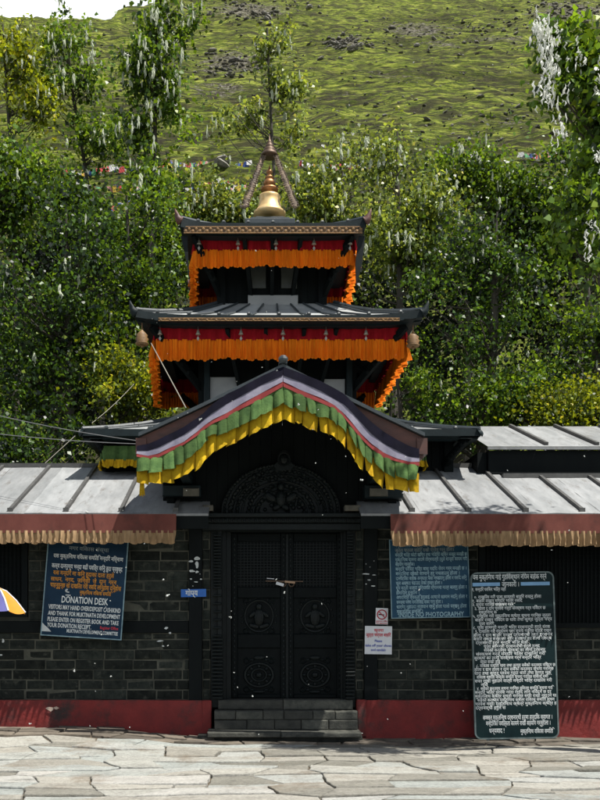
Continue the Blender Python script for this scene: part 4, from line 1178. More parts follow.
panel(210, 240, 377, 399, 14.68, M['panel']); panel(322, 345, 379, 399, 14.68, M['panel'])
panel(248, 298, 295, 306, 14.88, M['panel']); panel(250, 266, 266, 288, 14.90, M['panel_dim'], 'window_pane'); panel(281, 297, 266, 288, 14.90, M['panel_dim'], 'window_pane')
for px in (207, 349):
    w = MB(); w.cbox(PX(px-3, 14.66), PX(px+3, 14.66), 14.60, 14.74, 4.8, 6.2, .01); w.build('corner_post', M['bluewood'], pg)
# roof struts
def struts(cx, hw, yf, yb, ze, chw, cyf, cyb, zlow, xs_):
    for sx in (-1, 1):
        for (ya, yc_) in ((yf+.12, cyf), (yb-.12, cyb)):
            w = MB(); w.beam((cx+sx*chw, yc_, zlow), (cx+sx*(hw-.08), ya, ze-.12), .07, .11)
            for i in range(5):
                t = .3+.13*i; w.blob((cx+sx*(chw+(hw-.08-chw)*t), yc_+(ya-yc_)*t-.04, zlow+(ze-.12-zlow)*t), .05, .04, .06, 6, 4)
            w.build('corner_strut', M['timber'], pg)
    for x in xs_:
        w = MB(); w.beam((cx+x*.75, cyf, zlow), (cx+x, yf+.2, ze-.12), .06, .09); w.build('strut', M['timber'], pg)
struts(c2, 2.05, 13.85, 17.65, PZ(316, 13.85), 1.22, 14.75, 17.0, 5.35, (-.8, -.2, .4, .9))
struts(c3, 1.33, 14.15, 16.9, PZ(224, 14.15), .84, 14.95, 16.4, 6.95, (-.45, 0, .45))
struts(c1, 2.85, 13.35, 18.4, PZ(430, 13.35), 2.55, 14.0, 17.9, 4.0, (-1.5, 1.5))
# carved hanging drop at the corners of the top roof
for sx in (-1, 1):
    w = MB(); x = c3+sx*1.40; y = 14.17
    w.prism([(x-.05, PZ(236, y)), (x+.05, PZ(236, y)), (x+.04-sx*.03, PZ(262, y)), (x-sx*.09, PZ(288, y)), (x-.03-sx*.07, PZ(262, y))], y, y+.05)
    w.build('corner_pendant', M['carved'], pg)

# roof valances : crimson band over orange fringe, on all four sides
def roof_val(label, pts, zt_, zm, zb_, zbk, seed, dense=1.0, mats=('red_cloth', 'orange_cloth')):
    """pts: 4 corners FL, FR, BR, BL (x,y)"""
    cx = sum(p[0] for p in pts)/4; cy = sum(p[1] for p in pts)/4
    root = thing('roof_valance', label, 'cloth valance', (cx, cy, zb_))
    wa, wb = MB(), MB()
    order = [(0, 1), (1, 2), (2, 3), (3, 0)]
    for e, (i, j) in enumerate(order):
        a, c = pts[i], pts[j]; Ln = math.hypot(c[0]-a[0], c[1]-a[1])
        nx_, ny_ = (c[1]-a[1])/Ln, -(c[0]-a[0])/Ln
        zdrop = lambda t: {0: 0, 1: zbk*t, 2: zbk, 3: zbk*(1-t)}[e]
        sag = lambda t: -.03*math.sin(math.pi*t*3)**2
        n = int(Ln*46*dense)
        f = lambda z, o: (lambda t: (a[0]+(c[0]-a[0])*t+nx_*o, a[1]+(c[1]-a[1])*t+ny_*o, z-zdrop(t)))
        fold_band(wa, f(zt_, 0), f(zm, .01), 1/(Ln*6*dense), (.024 if e in (0, 2) or mats[0] != 'red_cloth' else .05), n, 5, seed+e, dirs=lambda t: (nx_, ny_, 0), toneamt=.8)
        n = int(Ln*170*dense)
        fb = lambda t: (a[0]+(c[0]-a[0])*t+nx_*.03, a[1]+(c[1]-a[1])*t+ny_*.03, zb_-zdrop(t)-.012*math.sin(t*Ln*4.1+e)-.010*math.sin(t*Ln*9.7)-.008*math.sin(t*Ln*27))
        fold_band(wb, f(zm+.02, .014), fb, 1/(Ln*(19 if e in (0, 2) else 7)*dense), (.026 if e in (0, 2) or mats[0] != 'red_cloth' else .075), n, 6, seed+10+e, tip=.022, dirs=lambda t: (nx_, ny_, 0), toneamt=1)
    wa.build('crimson_band' if mats[0] == 'red_cloth' else 'green_band', M[mats[0]], root, smooth=True); wb.build('orange_fringe' if mats[0] == 'red_cloth' else 'yellow_fringe', M[mats[1]], root, smooth=True)
roof_val('orange fringed crimson valance under the middle pagoda roof', [(PX(156, 14.1), 14.1), (PX(404, 14.1), 14.1), (PX(375, 17.35), 17.3), (PX(160, 17.3), 17.3)], PZ(327, 14.1)+.04, PZ(341, 14.1), PZ(359.5, 14.1), .0, 60)
roof_val('orange fringed crimson valance under the topmost pagoda roof', [(PX(196, 14.45), 14.45), (PX(353, 14.45), 14.45), (PX(344, 16.5), 16.5), (PX(196, 16.5), 16.5)], PZ(236, 14.45)+.04, PZ(251.5, 14.45), PZ(267, 14.45), .0, 70)
roof_val('green and yellow valance under the lowest pagoda roof', [(PX(105, 13.9), 13.6), (PX(420, 13.9), 13.6), (PX(400, 17.8), 17.8), (PX(110, 17.8), 17.8)], PZ(446, 13.6), PZ(461, 13.6), PZ(466, 13.6), 0, 80, mats=('green_cloth', 'yellow_cloth'))

# bells
def bell_thing(label, group, p, r0, m, big=False):
    root = thing('hanging_bell', label, 'bell', p, group=group)
    w = MB()
    if big:
        w.lathe((0, 0, 0), [(r0*1.1, -r0*2.6), (r0*1.25, -r0*2.3), (r0*.95, -r0*2.0), (r0*1.25, -r0*1.5), (r0*.95, -r0*1.2), (r0*1.1, -r0*.8), (r0*.7, -r0*.4), (r0*.35, 0), (r0*.12, r0*.5), (r0*.1, r0*1.5)], 16)
        w.build('bell_body', m, root, local=True, smooth=True)
        w = MB(); w.blob((0, 0, -r0*2.8), r0*.3, r0*.3, r0*.35, 8, 6); w.build('clapper', m, root, local=True)
    else:
        w.lathe((0, 0, 0), [(r0, -r0*2), (r0*1.05, -r0*1.85), (r0*.7, -r0*1.2), (r0*.6, -r0*.5), (r0*.2, 0), (.004, .01), (.003, .10)], 10)
        w.build('bell_body', m, root, local=True, smooth=True)
        w = MB(); w.tube([(0, 0, -r0), (0, 0, -r0*2.8)], .004, 4); w.prism([(0, -r0*2.7), (-r0*.6, -r0*3.6), (0, -r0*4.8), (r0*.6, -r0*3.6)], -.002, .002); w.build('clapper', m, root, local=True)
    return root
where = ['leftmost', 'second from the left', 'middle', 'second from the right', 'rightmost']
for i, px in enumerate((199, 238, 276, 314, 350)): bell_thing('small pale bell under the topmost roof edge, %s of five' % where[i], 'small bells under the topmost roof', P(px, 240, 14.32), .036, M['bell'])
where6 = ['leftmost', 'second from the left', 'third from the left', 'third from the right', 'second from the right', 'rightmost']
for i, px in enumerate((160, 198, 241, 283, 326, 366)): bell_thing('small pale bell under the middle roof edge, %s of six' % where6[i], 'small bells under the middle roof', P(px, 330, 13.98), .036, M['bell'])
bell_thing('large ribbed bronze bell hanging from the left corner of the middle roof', 'large corner bells', P(142, 331, 13.85), .082, M['goldcarve'], True)
bell_thing('large ribbed bronze bell hanging from the right corner of the middle roof', 'large corner bells', P(413, 333, 13.85), .082, M['goldcarve'], True)

# pavilion behind the right wing
pv = thing('open_pavilion', 'open pavilion with dark beam and pale tin roof behind the right wing', 'pavilion', (5.2, 15, 0))
xa = PX(487, 13.75); zA = PZ(450, 13.75)
w = MB()
for i in range(9):
    a = xa+i*.78; rows = [[(a+.776*k/3, 13.7+(j/4)*2.1, zA+.045+.36*(j/4)*2.1) for k in range(4)] for j in range(5)]; tn = rnd.random(); w.grid(rows, lambda p, q_: tn)
w.box(xa, xa+7, 13.7, 13.73, zA, zA+.04, .2); rfp = w.build('roof', M['tin'], pv)
for i in range(1, 9):
    w = MB(); x = xa+i*.78+.15; w.beam((x, 13.8, zA+.105), (x, 15.75, zA+.07+.36*2.05), .05, .05); o = w.build('batten', M['tin_edge'], rfp, local=True)
    for v in o.data.vertices: v.co = v.co-Vector(pv.location)
w = MB(); w.box(xa+.03, xa+7, 13.78, 13.98, PZ(473.5, 13.75), zA-.003); w.box(xa-.12, xa+.02, 13.85, 15.6, PZ(476, 13.75), zA-.02); w.build('beam', M['timber'], pv)
for x in (xa+.25, xa+2.6, xa+4.9, xa+6.9):
    for y in (13.88, 15.6): 
        w = MB(); w.box(x-.08, x+.08, y-.08, y+.08, 0, PZ(474, 13.75)); w.build('post', M['timber'], pv)
w = MB(); w.prism([(xa+.02, PZ(474, 13.75)), (PX(519, 13.85), PZ(474, 13.75)), (PX(517, 13.85), 3.4), (xa+.02, 3.4)], 13.83, 13.93); w.build('corner_board', M['timber'], pv)

# ------------------------------------------------------------------ wires and ropes
def cable(name, label, cat, a, c, sag, rad, m, group=None):
    a, c = Vector(a), Vector(c); pts = []
    for i in range(17):
        t = i/16; p = a.lerp(c, t); p.z -= sag*4*t*(1-t); pts.append(tuple(p))
    w = MB(); w.tube(pts, rad, 5); o = w.build(name, m); tag(o, label, cat, group); return o
cable('cable', 'upper grey cable running in from the left to the porch corner', 'cable', P(-80, 395, 13.2), P(139, 441, 11.3), .06, .0055, M['cable'], 'cables left of the porch')
cable('cable', 'lower grey cable running in from the left to the porch corner', 'cable', P(-80, 423, 13.4), P(139, 444, 11.35), .05, .0055, M['cable'], 'cables left of the porch')
cable('rope', 'pale guy rope from the middle roof corner down to the porch roof', 'rope', P(151, 343, 13.9), P(186, 408, 12.6), 0, .007, M['rope'])
cable('rope', 'taut rope slanting from the left wing ridge to the lowest roof', 'rope', P(40, 468, 14.2), P(75, 436, 14.6), 0, .007, M['rope'])
cable('rope', 'thin rope slanting up from the lowest roof into the trees', 'rope', P(92, 423, 14.0), P(134, 384, 15.5), .03, .005, M['rope'])

# umbrella at the left edge
um = thing('umbrella', 'striped umbrella in orange, violet and white at the left edge', 'umbrella', (PX(-19, 11.6), 11.6, PZ(613, 11.6)-.9), (0, R(9), 0))
hub = Vector((0, 0, .9)); RU = .43; HU = .28
angs = [R(-3+45*i) for i in range(9)]
mats_ = ['umb_o', 'umb_b', 'umb_g', 'umb_w', 'umb_o', 'umb_b', 'umb_b', 'umb_o']
for i in range(8):
    w = MB(); a0, a1 = angs[i], angs[i+1]; rows = []
    for j in range(7):
        t = j/6; zz = .9+HU*(1-t**1.6)+.08; rr = []
        for k in range(7):
            q_ = k/6; a = a0+(a1-a0)*q_; dip = -.045*t*math.sin(math.pi*q_)
            rr.append((RU*t*math.cos(a)*(1-.06*math.sin(math.pi*q_)), RU*t*math.sin(a)*(1-.06*math.sin(math.pi*q_)), zz+dip*.6))
        rows.append(rr)
    w.grid(rows); w.build('canopy_panel', M[mats_[i]], um, local=True, smooth=True)
    w = MB(); w.tube([(0, 0, .9+HU+.07)]+[(RU*t*math.cos(a0), RU*t*math.sin(a0), .9+HU*(1-t**1.6)+.085) for t in (.33, .66, 1.0)], .011, 5); w.build('rib', M['umb_w'], um, local=True)
w = MB(); w.tube([(0, 0, -.90), (0, 0, 1.32)], .012, 8); w.build('pole', M['chrome'], um, local=True)
w = MB(); w.tube([(0, 0, -.90), (0, 0, -.98), (.04, 0, -1.0), (.08, 0, -.98), (.08, 0, -.92)], .016, 6); w.build('handle', M['timber'], um, local=True)
# the stand that carries it
st = thing('umbrella_stand', 'weighted stand just outside the left edge holding the umbrella', 'stand', (PX(-19, 11.6)-.13, 11.6, .22))
w = MB(); w.lathe((0, 0, 0), [(.25, -.1), (.25, .02), (.20, .06), (.04, .08), (.032, .55)], 20); w.build('base', M['slate'], st, local=True, smooth=False)

# ------------------------------------------------------------------ trees
def np_mesh(name, co, quads, tones, m, parent, smooth=False):
    me = bpy.data.meshes.new(name)
    co = np.asarray(co, np.float32); q = np.asarray(quads, np.int32)
    me.vertices.add(len(co)); me.vertices.foreach_set('co', co.ravel())
    me.loops.add(q.size); me.loops.foreach_set('vertex_index', q.ravel())
    me.polygons.add(len(q)); me.polygons.foreach_set('loop_start', np.arange(0, q.size, q.shape[1], dtype=np.int32)); me.polygons.foreach_set('loop_total', np.full(len(q), q.shape[1], np.int32))
    me.update(calc_edges=True)
    at = me.attributes.new('tone', 'FLOAT', 'FACE'); at.data.foreach_set('value', np.asarray(tones, np.float32))
    me.materials.append(m); o = bpy.data.objects.new(name, me); link(o, parent); return o

def leaves_mesh(centres, size, rng, name, m, parent, tone_base):
    """each leaf: a folded, drooping kite of two quads"""
    n = len(centres)
    th = rng.uniform(0, 2*np.pi, n); ph = rng.normal(-0.55, 0.55, n)     # tip direction, mostly drooping
    d = np.stack([np.cos(th)*np.cos(ph), np.sin(th)*np.cos(ph), np.sin(ph)], -1)
    rv = rng.normal(0, 1, (n, 3)); rv -= (rv*d).sum(1, keepdims=True)*d; rv /= np.linalg.norm(rv, axis=1, keepdims=True)
    nrm = np.cross(d, rv)
    flip = np.where(nrm[:, 2] < 0, -1, 1)[:, None]; nrm = nrm*flip
    s = (size*rng.uniform(.6, 1.25, n))[:, None]
    base = centres
    p0 = base; p1 = base+d*s*.42+rv*s*.40+nrm*s*.10; p2 = base+d*s*1.0-nrm*s*.05; p3 = base+d*s*.42-rv*s*.40+nrm*s*.10; pm = base+d*s*.45
    co = np.stack([p0, p1, p2, p3], 1).reshape(-1, 3)
    q = np.arange(n*4).reshape(n, 4)
    tone = np.clip(tone_base + rng.normal(0, .24, n), 0, 1)
    return np_mesh(name, co, q, tone, m, parent)

def tree(name, label, base, ells, nl, size, lm, tufts=0, seed=0, group='poplars behind the temple', trunk_r=.16, lean=None, clump_r=.5, tuft_len=.30, per=70, tone0=.5, cat='tree', hollow=-.02, hollow_f=1.4):
    """ells: (px,py,rx,ry,Y,weight) crown lobes given where they stand"""
    rng = np.random.default_rng(seed); r = random.Random(seed)
    root = thing(name, label, cat, base, group=group)
    size *= .80; nl = int(nl*1.6)
    L = np.array(base)
    lob = [(np.array(P(px, py, Y)), np.array([rx*Y/F, min(rx*Y/F, 2.4), ry*Y/F]), wt) for (px, py, rx, ry, Y, wt) in ells]
    tot = sum(l[2]*float(np.prod(l[1]))**(2/3) for l in lob)
    cl = []
    for c, rad, wt in lob:
        k = max(3, int(round(nl/per*wt*float(np.prod(rad))**(2/3)/tot)))
        v = rng.normal(0, 1, (k, 3)); v /= np.linalg.norm(v, axis=1, keepdims=True)
        rr = rng.uniform(.12, 1.0, (k, 1))**.6*(1+rng.normal(0, .22 if nl > 8900 else .42, (k, 1)))
        cl.append(c+v*rr*rad)
    cl = np.concatenate(cl)
    # hollows between the boughs: drop sprays where a coarse 3D pattern is low
    fq = hollow_f
    pat = np.sin(cl[:, 0]*fq+seed)*np.cos(cl[:, 2]*fq*1.15+seed*2.1)+.6*np.sin(cl[:, 2]*fq*2.1+cl[:, 0]*fq*1.3+seed*.7)+.5*np.cos(cl[:, 1]*fq*1.4+cl[:, 0]*fq*2.3)
    keep = (pat > hollow) if nl > 8900 else (pat > -9)
    if keep.sum() > 8: cl = cl[keep]
    cl[:, 2] = np.maximum(cl[:, 2], base[2]+1.0)
    # trunk to the topmost lobe
    top = max(lob, key=lambda l: l[0][2]+l[1][2]*.6); tp = top[0]+np.array([0, 0, top[1][2]*.75])
    b0 = np.array(base, float); ht = tp[2]-b0[2]
    bend = np.array([r.uniform(-.3, .3), r.uniform(-.3, .3), 0])
    def trunk(t):
        return b0+(tp-b0)*t+bend*math.sin(math.pi*t)+np.array([.07*math.sin(t*11), .05*math.sin(t*9+1), 0])
    w = MB(); N = 14
    w.tube([tuple(trunk(i/N)) for i in range(N+1)], [trunk_r*(1-i/N)**.85+.018 for i in range(N+1)], 8)
    # limbs
    main = []
    idx = rng.permutation(len(cl))[:min(len(cl), 70 if nl > 8000 else 45)]
    for i in idx:
        c = cl[i]; hz = math.hypot(c[0]-trunk(.5)[0], c[1]-trunk(.5)[1])
        t = min(.97, max(.12, (c[2]-b0[2]-hz*.75)/ht)); a = trunk(t)
        mid = (a*.5+c*.5)+np.array([0, 0, -.10*np.linalg.norm(c-a)])+rng.normal(0, .06, 3)
        rr = max(.012, trunk_r*.38*(1-t)+.012)
        w.tube([tuple(a), tuple(a*.5+mid*.5+rng.normal(0, .04, 3)), tuple(mid), tuple(c)], [rr, rr*.75, rr*.55, .008], 5, caps=False)
    w.build('trunk', M['bark'], root)
    # leaves round each clump: anisotropic, sagging sprays
    counts = np.maximum(8, (per*rng.uniform(.45, 1.6, len(cl)))).astype(int)
    ctone = tone0+rng.normal(0, .22, len(cl))
    rep = np.repeat(np.arange(len(cl)), counts)
    m_ = len(rep)
    cr = clump_r*rng.uniform(.45, 1.45, len(cl))
    off = rng.normal(0, .45, (m_, 3))*cr[rep][:, None]*np.array([1, 1, .75])
    sd = rng.normal(0, 1, (len(cl), 3))*np.array([1, 1, .6]); sd /= np.linalg.norm(sd, axis=1, keepdims=True)      # each spray runs along its own twig
    off += sd[rep]*(rng.uniform(-1, 1, (m_, 1))*cr[rep][:, None]*1.0)
    off *= (1+(rng.random((m_, 1)) < .06)*.9)
    pos = cl[rep]+off
    leaves_mesh(pos-L, size, rng, 'crown', LEAF[lm], root, ctone[rep])
    if tufts:
        front = np.argsort(pos[:, 1]-.5*pos[:, 2]*.3+rng.normal(0, .5, m_))[:max(tufts*3, m_//3)]
        tufts = int(tufts*.32); ids = rng.choice(front, tufts); b = MB()
        for i in ids:
            p = pos[i]-L+np.array([0, -.12, 0]); ln = tuft_len*r.uniform(.5, 1.3); rd = ln*.085*r.uniform(.6, 1.3); n0 = len(b.v)
            for j in range(4):
                ox, oy = r.uniform(-rd, rd), r.uniform(-rd, rd); l2 = ln*r.uniform(.6, 1)
                pts = [(p[0]+ox*.4, p[1]+oy*.4, p[2])] + [(p[0]+ox*t+r.uniform(-.9, .9)*rd, p[1]+oy*t+r.uniform(-.3, .3)*rd, p[2]-l2*t) for t in (.25, .5, .75, 1)]
                b.tube(pts, [rd*.2, rd*r.uniform(.3, .8), rd*r.uniform(.4, .9), rd*r.uniform(.3, .8), rd*.1], 4, r.random(), caps=False)
        b.build('seed_catkins', M['catkin'], root, local=True)
    return root

def GZ(x, y):
    return float(hill_z(np.array([x/y]), np.array([float(y)]))[0])-.15 if y > 24.2 else -.12
def base_at(px, Y, dx=0): x = PX(px, Y); return (x+dx, Y, GZ(x, Y))

T = tree
# tall slim poplars that break the line of trees
T('poplar_tree', 'tall slim poplar hung with white catkins left of the pinnacle, tallest against the hillside', base_at(150, 21.5), [(160, 22, 22, 26, 21.5, 1), (150, 70, 30, 26, 21.5, .9), (168, 105, 24, 20, 21.5, .7), (140, 130, 24, 22, 21.5, .7), (155, 180, 34, 26, 21.5, .6), (192, 14, 16, 12, 21.5, .5)], 3900, .15, 'mid', 420, 1, trunk_r=.13, clump_r=.25, per=30)
T('poplar_tree', 'slim poplar with forked leaning stems left of the tall catkin poplar', base_at(112, 23), [(66, 42, 24, 20, 23, .8), (86, 80, 22, 22, 23, .6), (100, 140, 30, 20, 23, .7), (52, 78, 16, 18, 23, .5), (76, 120, 16, 14, 23, .4)], 1900, .145, 'mid', 150, 2, trunk_r=.10, clump_r=.26, per=22, tone0=.6)
T('poplar_tree', 'thin yellowish poplar near the left edge above the dense trees', base_at(40, 22.5), [(20, 60, 20, 34, 22.5, .8), (34, 100, 24, 26, 22.5, .7), (6, 40, 12, 20, 22.5, .4)], 1900, .145, 'lime', 90, 3, trunk_r=.10, clump_r=.26, per=22, tone0=.65)
T('poplar_tree', 'sparse young poplar with bare stem directly behind the pinnacle', base_at(296, 24), [(270, 45, 18, 22, 24, .9), (282, 85, 26, 22, 24, .9), (236, 122, 26, 12, 24, .7), (262, 115, 18, 14, 24, .5), (294, 135, 18, 16, 24, .6)], 1500, .145, 'pale', 120, 4, trunk_r=.09, clump_r=.25, per=18, tone0=.55)
# masses on the left
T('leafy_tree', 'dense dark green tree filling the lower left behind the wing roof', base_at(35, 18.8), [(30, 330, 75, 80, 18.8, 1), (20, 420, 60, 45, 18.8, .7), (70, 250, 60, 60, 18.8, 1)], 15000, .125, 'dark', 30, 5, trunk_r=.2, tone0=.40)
T('leafy_tree', 'broad green tree with glossy leaves between left edge and the middle roof', base_at(105, 19.8), [(112, 300, 58, 75, 19.8, 1), (120, 390, 48, 50, 19.8, .7), (130, 230, 45, 45, 19.8, .8)], 14000, .125, 'mid', 40, 6, trunk_r=.2, tone0=.38)
T('leafy_tree', 'high bushy tree at the left edge below the yellowish poplar', base_at(10, 22), [(18, 190, 50, 55, 22, 1), (-20, 160, 40, 60, 22, .7), (-30, 280, 60, 70, 22, .7)], 11000, .14, 'mid', 60, 7, trunk_r=.2, tone0=.45)
T('leafy_tree', 'mid height tree under the forked poplar left of the topmost roof', base_at(90, 23.5), [(62, 208, 38, 26, 23.5, 1), (110, 232, 42, 30, 23.5, 1), (150, 245, 35, 36, 23.5, 1), (165, 290, 25, 50, 23.5, 1)], 11000, .14, 'mid', 220, 8, trunk_r=.17, tone0=.44)
T('leafy_tree', 'pale sunlit tree showing between the topmost roof and the catkin poplar', base_at(215, 24), [(205, 208, 30, 20, 24, 1), (235, 212, 28, 18, 24, 1), (190, 236, 25, 28, 24, .8), (255, 200, 12, 14, 24, .5)], 5000, .14, 'pale', 240, 9, trunk_r=.12, tone0=.6, per=45)
# right of the pinnacle
T('leafy_tree', 'pale sunlit tree just right of the pinnacle', base_at(330, 23), [(322, 200, 30, 32, 23, 1), (345, 175, 28, 28, 23, 1), (365, 225, 28, 35, 23, 1), (300, 190, 12, 14, 23, .4)], 8000, .14, 'pale', 220, 10, trunk_r=.14, tone0=.6, per=45)
T('leafy_tree', 'rounded light green tree with top catkins right of the topmost roof', base_at(395, 21.5), [(390, 185, 36, 42, 21.5, 1), (400, 145, 24, 24, 21.5, .8), (400, 250, 42, 45, 21.5, 1), (425, 210, 30, 40, 21.5, 1)], 12500, .135, 'pale', 220, 11, trunk_r=.18, tone0=.45)
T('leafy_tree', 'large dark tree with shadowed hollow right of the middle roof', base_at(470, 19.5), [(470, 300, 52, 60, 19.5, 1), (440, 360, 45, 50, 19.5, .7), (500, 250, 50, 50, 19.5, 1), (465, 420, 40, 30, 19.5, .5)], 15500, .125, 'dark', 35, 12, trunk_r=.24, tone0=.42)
T('leafy_tree', 'high crowned tree in the middle of the right hand trees', base_at(485, 23.5), [(465, 185, 42, 34, 23.5, 1), (505, 190, 42, 36, 23.5, 1), (450, 230, 35, 40, 23.5, .8), (530, 220, 40, 40, 23.5, .9)], 12500, .14, 'mid', 150, 13, trunk_r=.18, tone0=.46)
T('leafy_tree', 'tree with yellowing top leaves at the upper right', base_at(575, 23), [(560, 200, 42, 40, 23, 1), (600, 175, 45, 45, 23, 1), (580, 260, 45, 45, 23, 1), (650, 220, 50, 80, 23, .6)], 12500, .14, 'mid', 130, 14, trunk_r=.18, tone0=.5)
T('leafy_tree', 'dense green tree over the open pavilion at the right', base_at(560, 18.6), [(545, 340, 52, 45, 18.6, 1), (590, 310, 45, 50, 18.6, 1), (520, 400, 50, 32, 18.6, 1), (610, 370, 50, 50, 18.6, .7)], 15000, .12, 'mid', 40, 15, trunk_r=.2, tone0=.42)
T('leafy_bush', 'yellow green bush above the pavilion roof in the right corner', base_at(580, 17.2), [(575, 412, 34, 24, 17.2, 1), (615, 410, 30, 28, 17.2, .7)], 5500, .10, 'lime', 0, 16, group='bushes behind the wings', trunk_r=.07, clump_r=.4, tone0=.45, cat='bush')
T('leafy_bush', 'green bush between the middle roof and the lowest roof on the right', base_at(410, 19.0), [(408, 395, 34, 26, 19, 1), (395, 345, 25, 40, 19, .8)], 6000, .115, 'mid', 12, 17, group='bushes behind the wings', trunk_r=.09, clump_r=.42, tone0=.55, cat='bush')
T('leafy_bush', 'bright green bush under the left corner of the middle roof', base_at(138, 18.0), [(140, 395, 28, 22, 18, 1), (118, 375, 18, 24, 18, .8)], 3600, .11, 'lime', 6, 18, group='bushes behind the wings', trunk_r=.07, clump_r=.4, tone0=.35, cat='bush')
# background growth beyond, closes the gaps between crowns; far trees use shade-painted leaves
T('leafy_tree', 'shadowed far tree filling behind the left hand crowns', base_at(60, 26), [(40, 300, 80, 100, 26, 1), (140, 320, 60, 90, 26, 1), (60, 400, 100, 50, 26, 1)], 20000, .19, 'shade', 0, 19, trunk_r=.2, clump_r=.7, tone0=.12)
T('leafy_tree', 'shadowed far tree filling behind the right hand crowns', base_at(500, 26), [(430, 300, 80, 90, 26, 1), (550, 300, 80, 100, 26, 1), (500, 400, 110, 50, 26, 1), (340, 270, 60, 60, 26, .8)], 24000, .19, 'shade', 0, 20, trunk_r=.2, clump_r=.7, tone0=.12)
T('leafy_bush', 'low dark shrubbery glimpsed behind the left wing ridge', base_at(40, 17.5), [(30, 440, 70, 34, 17.5, 1), (-40, 430, 50, 40, 17.5, .6)], 6000, .12, 'dark', 0, 22, group='bushes behind the wings', trunk_r=.07, tone0=.3, cat='bush')
# near branch reaching in from the right
nb_ = (5.35, 10.2, -.05)
T('poplar_tree', 'near poplar reaching in from the right edge with large leaves and white cotton', nb_, [(552, 38, 16, 26, 9.6, 2.2), (560, 88, 20, 22, 9.6, 2), (588, 62, 26, 34, 9.6, 3), (600, 120, 22, 35, 9.7, 3), (600, 170, 16, 30, 9.7, 2.5), (575, 205, 24, 16, 9.6, 2), (585, 235, 20, 14, 9.6, 2), (660, 120, 60, 120, 10.2, .8), (700, 30, 60, 80, 10.2, .6), (596, 262, 14, 16, 9.6, 2)], 5200, .11, 'mid', 0, 21, group='poplars beside the court', trunk_r=.17, clump_r=.17, per=15, tone0=.55)
near = bpy.data.objects[[o.name for o in bpy.data.objects if o.get('label', '').startswith('near poplar')][0]]
w = MB(); r = random.Random(9)
for (px, py, sx, sy, n) in ((540, 24, 5, 8, 34), (550, 38, 6, 8, 44), (549, 62, 6, 8, 40), (545, 92, 8, 8, 18), (562, 92, 6, 7, 10), (560, 125, 6, 8, 12), (575, 60, 7, 10, 10), (598, 70, 4, 10, 8), (596, 160, 4, 10, 8), (590, 225, 5, 10, 9), (588, 250, 4, 8, 6)):
    for i in range(int(n*1.5)):
        p = P(r.gauss(px, sx), r.gauss(py, sy), 9.35+r.uniform(-.1, .1)); ln = r.uniform(.03, .11); rd = r.uniform(.005, .013)
        w.tube([p]+[(p[0]+r.uniform(-.018, .018), p[1]+r.uniform(-.018, .018), p[2]-ln*t) for t in (.3, .6, 1)], [rd*.4, rd, rd, rd*.2], 5, r.random(), caps=False)
w.build('seed_catkins', M['cotton'], near)

# ------------------------------------------------------------------ prayer flags on the slope
FC = ['flag_red', 'flag_white', 'flag_blue', 'flag_yellow', 'flag_green', 'flag_pink', 'flag_white']
FM = {}
for i, c in enumerate(FC):
    w = MB(); rows = [[(.5*k/4-.25, .03*math.sin(k*1.6+j), -.5*j/4) for k in range(5)] for j in range(5)]; w.grid(rows)
    o = w.build('flag_master', M[c]); FM[i] = o.data; bpy.data.objects.remove(o)
def flagline(label, pts, n, size, seed):
    r = random.Random(seed)
    W = []
    for (px, py) in pts:
        Y = hill_hit(px, py)*.985-.6; W.append(Vector(P(px, py, Y)))
    root = thing('prayer_flag_string', label, 'prayer flags', tuple(W[0]), group='prayer flag strings on the hillside')
    w = MB(); P_all = []
    for i in range(len(W)-1):
        seg = [W[i].lerp(W[i+1], t/10)+Vector((0, 0, -1.2*(t/10)*(1-t/10))) for t in range(11)]; P_all += seg if i == 0 else seg[1:]
    w.tube([tuple(p) for p in P_all], .02, 4); w.build('string', M['rope'], root)
    m_ = len(P_all)-1
    for i in range(n):
        t = (i+.5)/n*m_; k = int(t); p = P_all[k].lerp(P_all[k+1], t-k)-W[0]
        o = bpy.data.objects.new('flag', FM[r.randrange(len(FC))]); link(o, root); o.location = p; s_ = size*r.uniform(.7, 1.2); o.scale = (s_, s_, s_)
        o.rotation_euler = (r.uniform(-.3, .3), r.uniform(-.3, .3), r.uniform(-.6, .6))
flagline('prayer flag string high between the catkin poplar and the pinnacle', [(165, 158), (205, 161), (250, 160)], 46, .95, 1)
flagline('prayer flag string crossing the slope right of the forked poplar', [(60, 169), (110, 165), (170, 163)], 50, .85, 2)
flagline('prayer flag string slanting up between forked poplar and catkin poplar', [(92, 214), (118, 203), (140, 186)], 40, 1.0, 3)
flagline('prayer flag string on the open slope right of the pinnacle', [(300, 160), (345, 163), (395, 158)], 46, .9, 4)
flagline('prayer flag string lying low behind the pale left tree', [(185, 182), (220, 178), (250, 184)], 34, 1.0, 5)
flagline('prayer flag string sagging between the two slim stems left of the catkin poplar', [(78, 182), (120, 184), (168, 176)], 44, .8, 7)
flagline('prayer flag string near the top of the right hand trees', [(520, 152), (560, 148), (610, 150)], 40, .9, 6)

# ------------------------------------------------------------------ drifting poplar cotton
r = random.Random(99); w = MB()
for i in range(230):
    Y = r.uniform(4.5, 13.6); px = r.uniform(-120, 720); py = r.uniform(60, 735)
    if Y > 11.0 and py > 380: Y = r.uniform(4.5, 11.0)
    p = P(px, py, Y)
    if p[2] < .05: continue
    s_ = r.choice([.005, .006, .007, .008, .010, .016])*r.uniform(.7, 1.1)*(Y/9)*(.55 if py < 400 else 1)
    for j in range(3):
        w.blob((p[0]+r.uniform(-s_, s_)*.8, p[1]+r.uniform(-s_, s_), p[2]+r.uniform(-s_, s_)*.6), s_*r.uniform(.4, .9), s_*.5, s_*r.uniform(.3, .7), 5, 3, .5, r.uniform(0, 3))
tag(w.build('drifting_cotton', M['fluff']), 'white poplar cotton drifting in the air', kind='stuff')

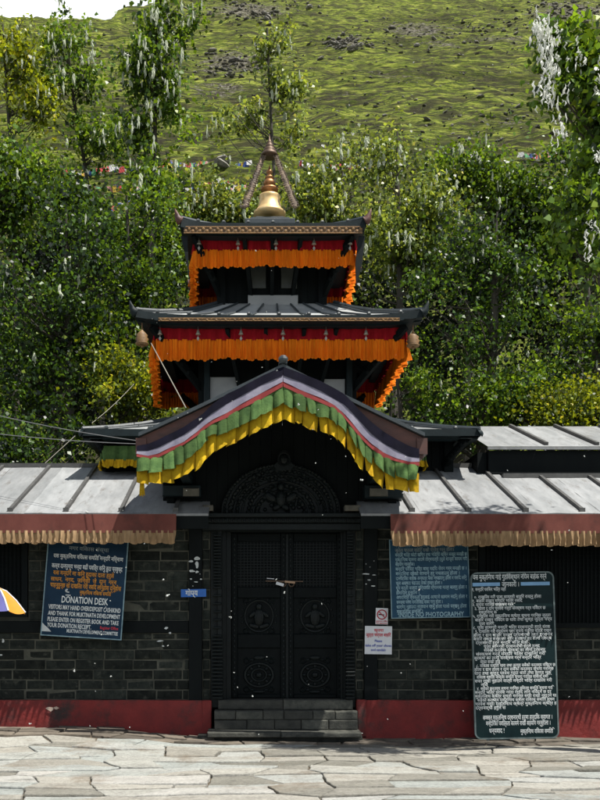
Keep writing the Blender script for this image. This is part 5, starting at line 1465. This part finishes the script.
# ------------------------------------------------------------------ light, sky, camera
sunv = Vector((0.36, -0.24, 1.0)).normalized()
el = math.asin(sunv.z); az = math.atan2(sunv.x, sunv.y)
sun = bpy.data.lights.new('sun', 'SUN'); sun.energy = 5.0; sun.angle = R(0.53); sun.color = (1.0, 0.955, 0.88)
so = bpy.data.objects.new('sun', sun); link(so); so.location = (3, 0, 30)
so.rotation_euler = (-sunv).to_track_quat('-Z', 'Y').to_euler()
wd = bpy.data.worlds.new('World'); sc.world = wd; wd.use_nodes = True
nt = wd.node_tree; nt.nodes.clear()
out = nt.nodes.new('ShaderNodeOutputWorld'); bg = nt.nodes.new('ShaderNodeBackground'); sky = nt.nodes.new('ShaderNodeTexSky')
sky.sky_type = 'NISHITA'; sky.sun_disc = False; sky.sun_elevation = el; sky.sun_rotation = az; sky.altitude = 3700; sky.dust_density = 1.5
bg.inputs['Strength'].default_value = 0.05
tc = nt.nodes.new('ShaderNodeTexCoord'); no = nt.nodes.new('ShaderNodeTexNoise'); no.inputs['Scale'].default_value = 2.2; no.inputs['Detail'].default_value = 7; no.inputs['Roughness'].default_value = .6
nt.links.new(tc.outputs['Generated'], no.inputs['Vector'])
rp = nt.nodes.new('ShaderNodeValToRGB'); rp.color_ramp.elements[0].position = .44; rp.color_ramp.elements[1].position = .60
nt.links.new(no.outputs['Fac'], rp.inputs[0])
mx = nt.nodes.new('ShaderNodeMix'); mx.data_type = 'RGBA'; mx.inputs[7].default_value = (16, 16.6, 17, 1)
sx_ = nt.nodes.new('ShaderNodeSeparateXYZ'); nt.links.new(tc.outputs['Generated'], sx_.inputs[0])
hz_ = nt.nodes.new('ShaderNodeMapRange'); hz_.inputs['From Min'].default_value = .62; hz_.inputs['From Max'].default_value = .82; hz_.inputs['To Min'].default_value = 1; hz_.inputs['To Max'].default_value = .1
nt.links.new(sx_.outputs['Z'], hz_.inputs['Value']); ml_ = nt.nodes.new('ShaderNodeMath'); ml_.operation = 'MULTIPLY'; nt.links.new(rp.outputs[0], ml_.inputs[0]); nt.links.new(hz_.outputs[0], ml_.inputs[1])
nt.links.new(ml_.outputs[0], mx.inputs[0]); nt.links.new(sky.outputs[0], mx.inputs[6]); nt.links.new(mx.outputs[2], bg.inputs[0]); nt.links.new(bg.outputs[0], out.inputs[0])

cam = bpy.data.cameras.new('camera'); co_ = bpy.data.objects.new('camera', cam); link(co_)
co_.location = (0, 0, EYE); co_.rotation_euler = (R(90), 0, 0)
cam.sensor_fit = 'VERTICAL'; cam.sensor_height = 36; cam.sensor_width = 27; cam.lens = 36*F/800
cam.shift_x = (300-X0)/800; cam.shift_y = (H0-400)/800; cam.clip_start = .1; cam.clip_end = 6000
sc.camera = co_
sc.view_settings.view_transform = 'Standard'; sc.view_settings.look = 'None'; sc.view_settings.gamma = 1; sc.view_settings.exposure = 0.8
sc.view_settings.use_curve_mapping = False
sc.render.resolution_x = 768; sc.render.resolution_y = 1024
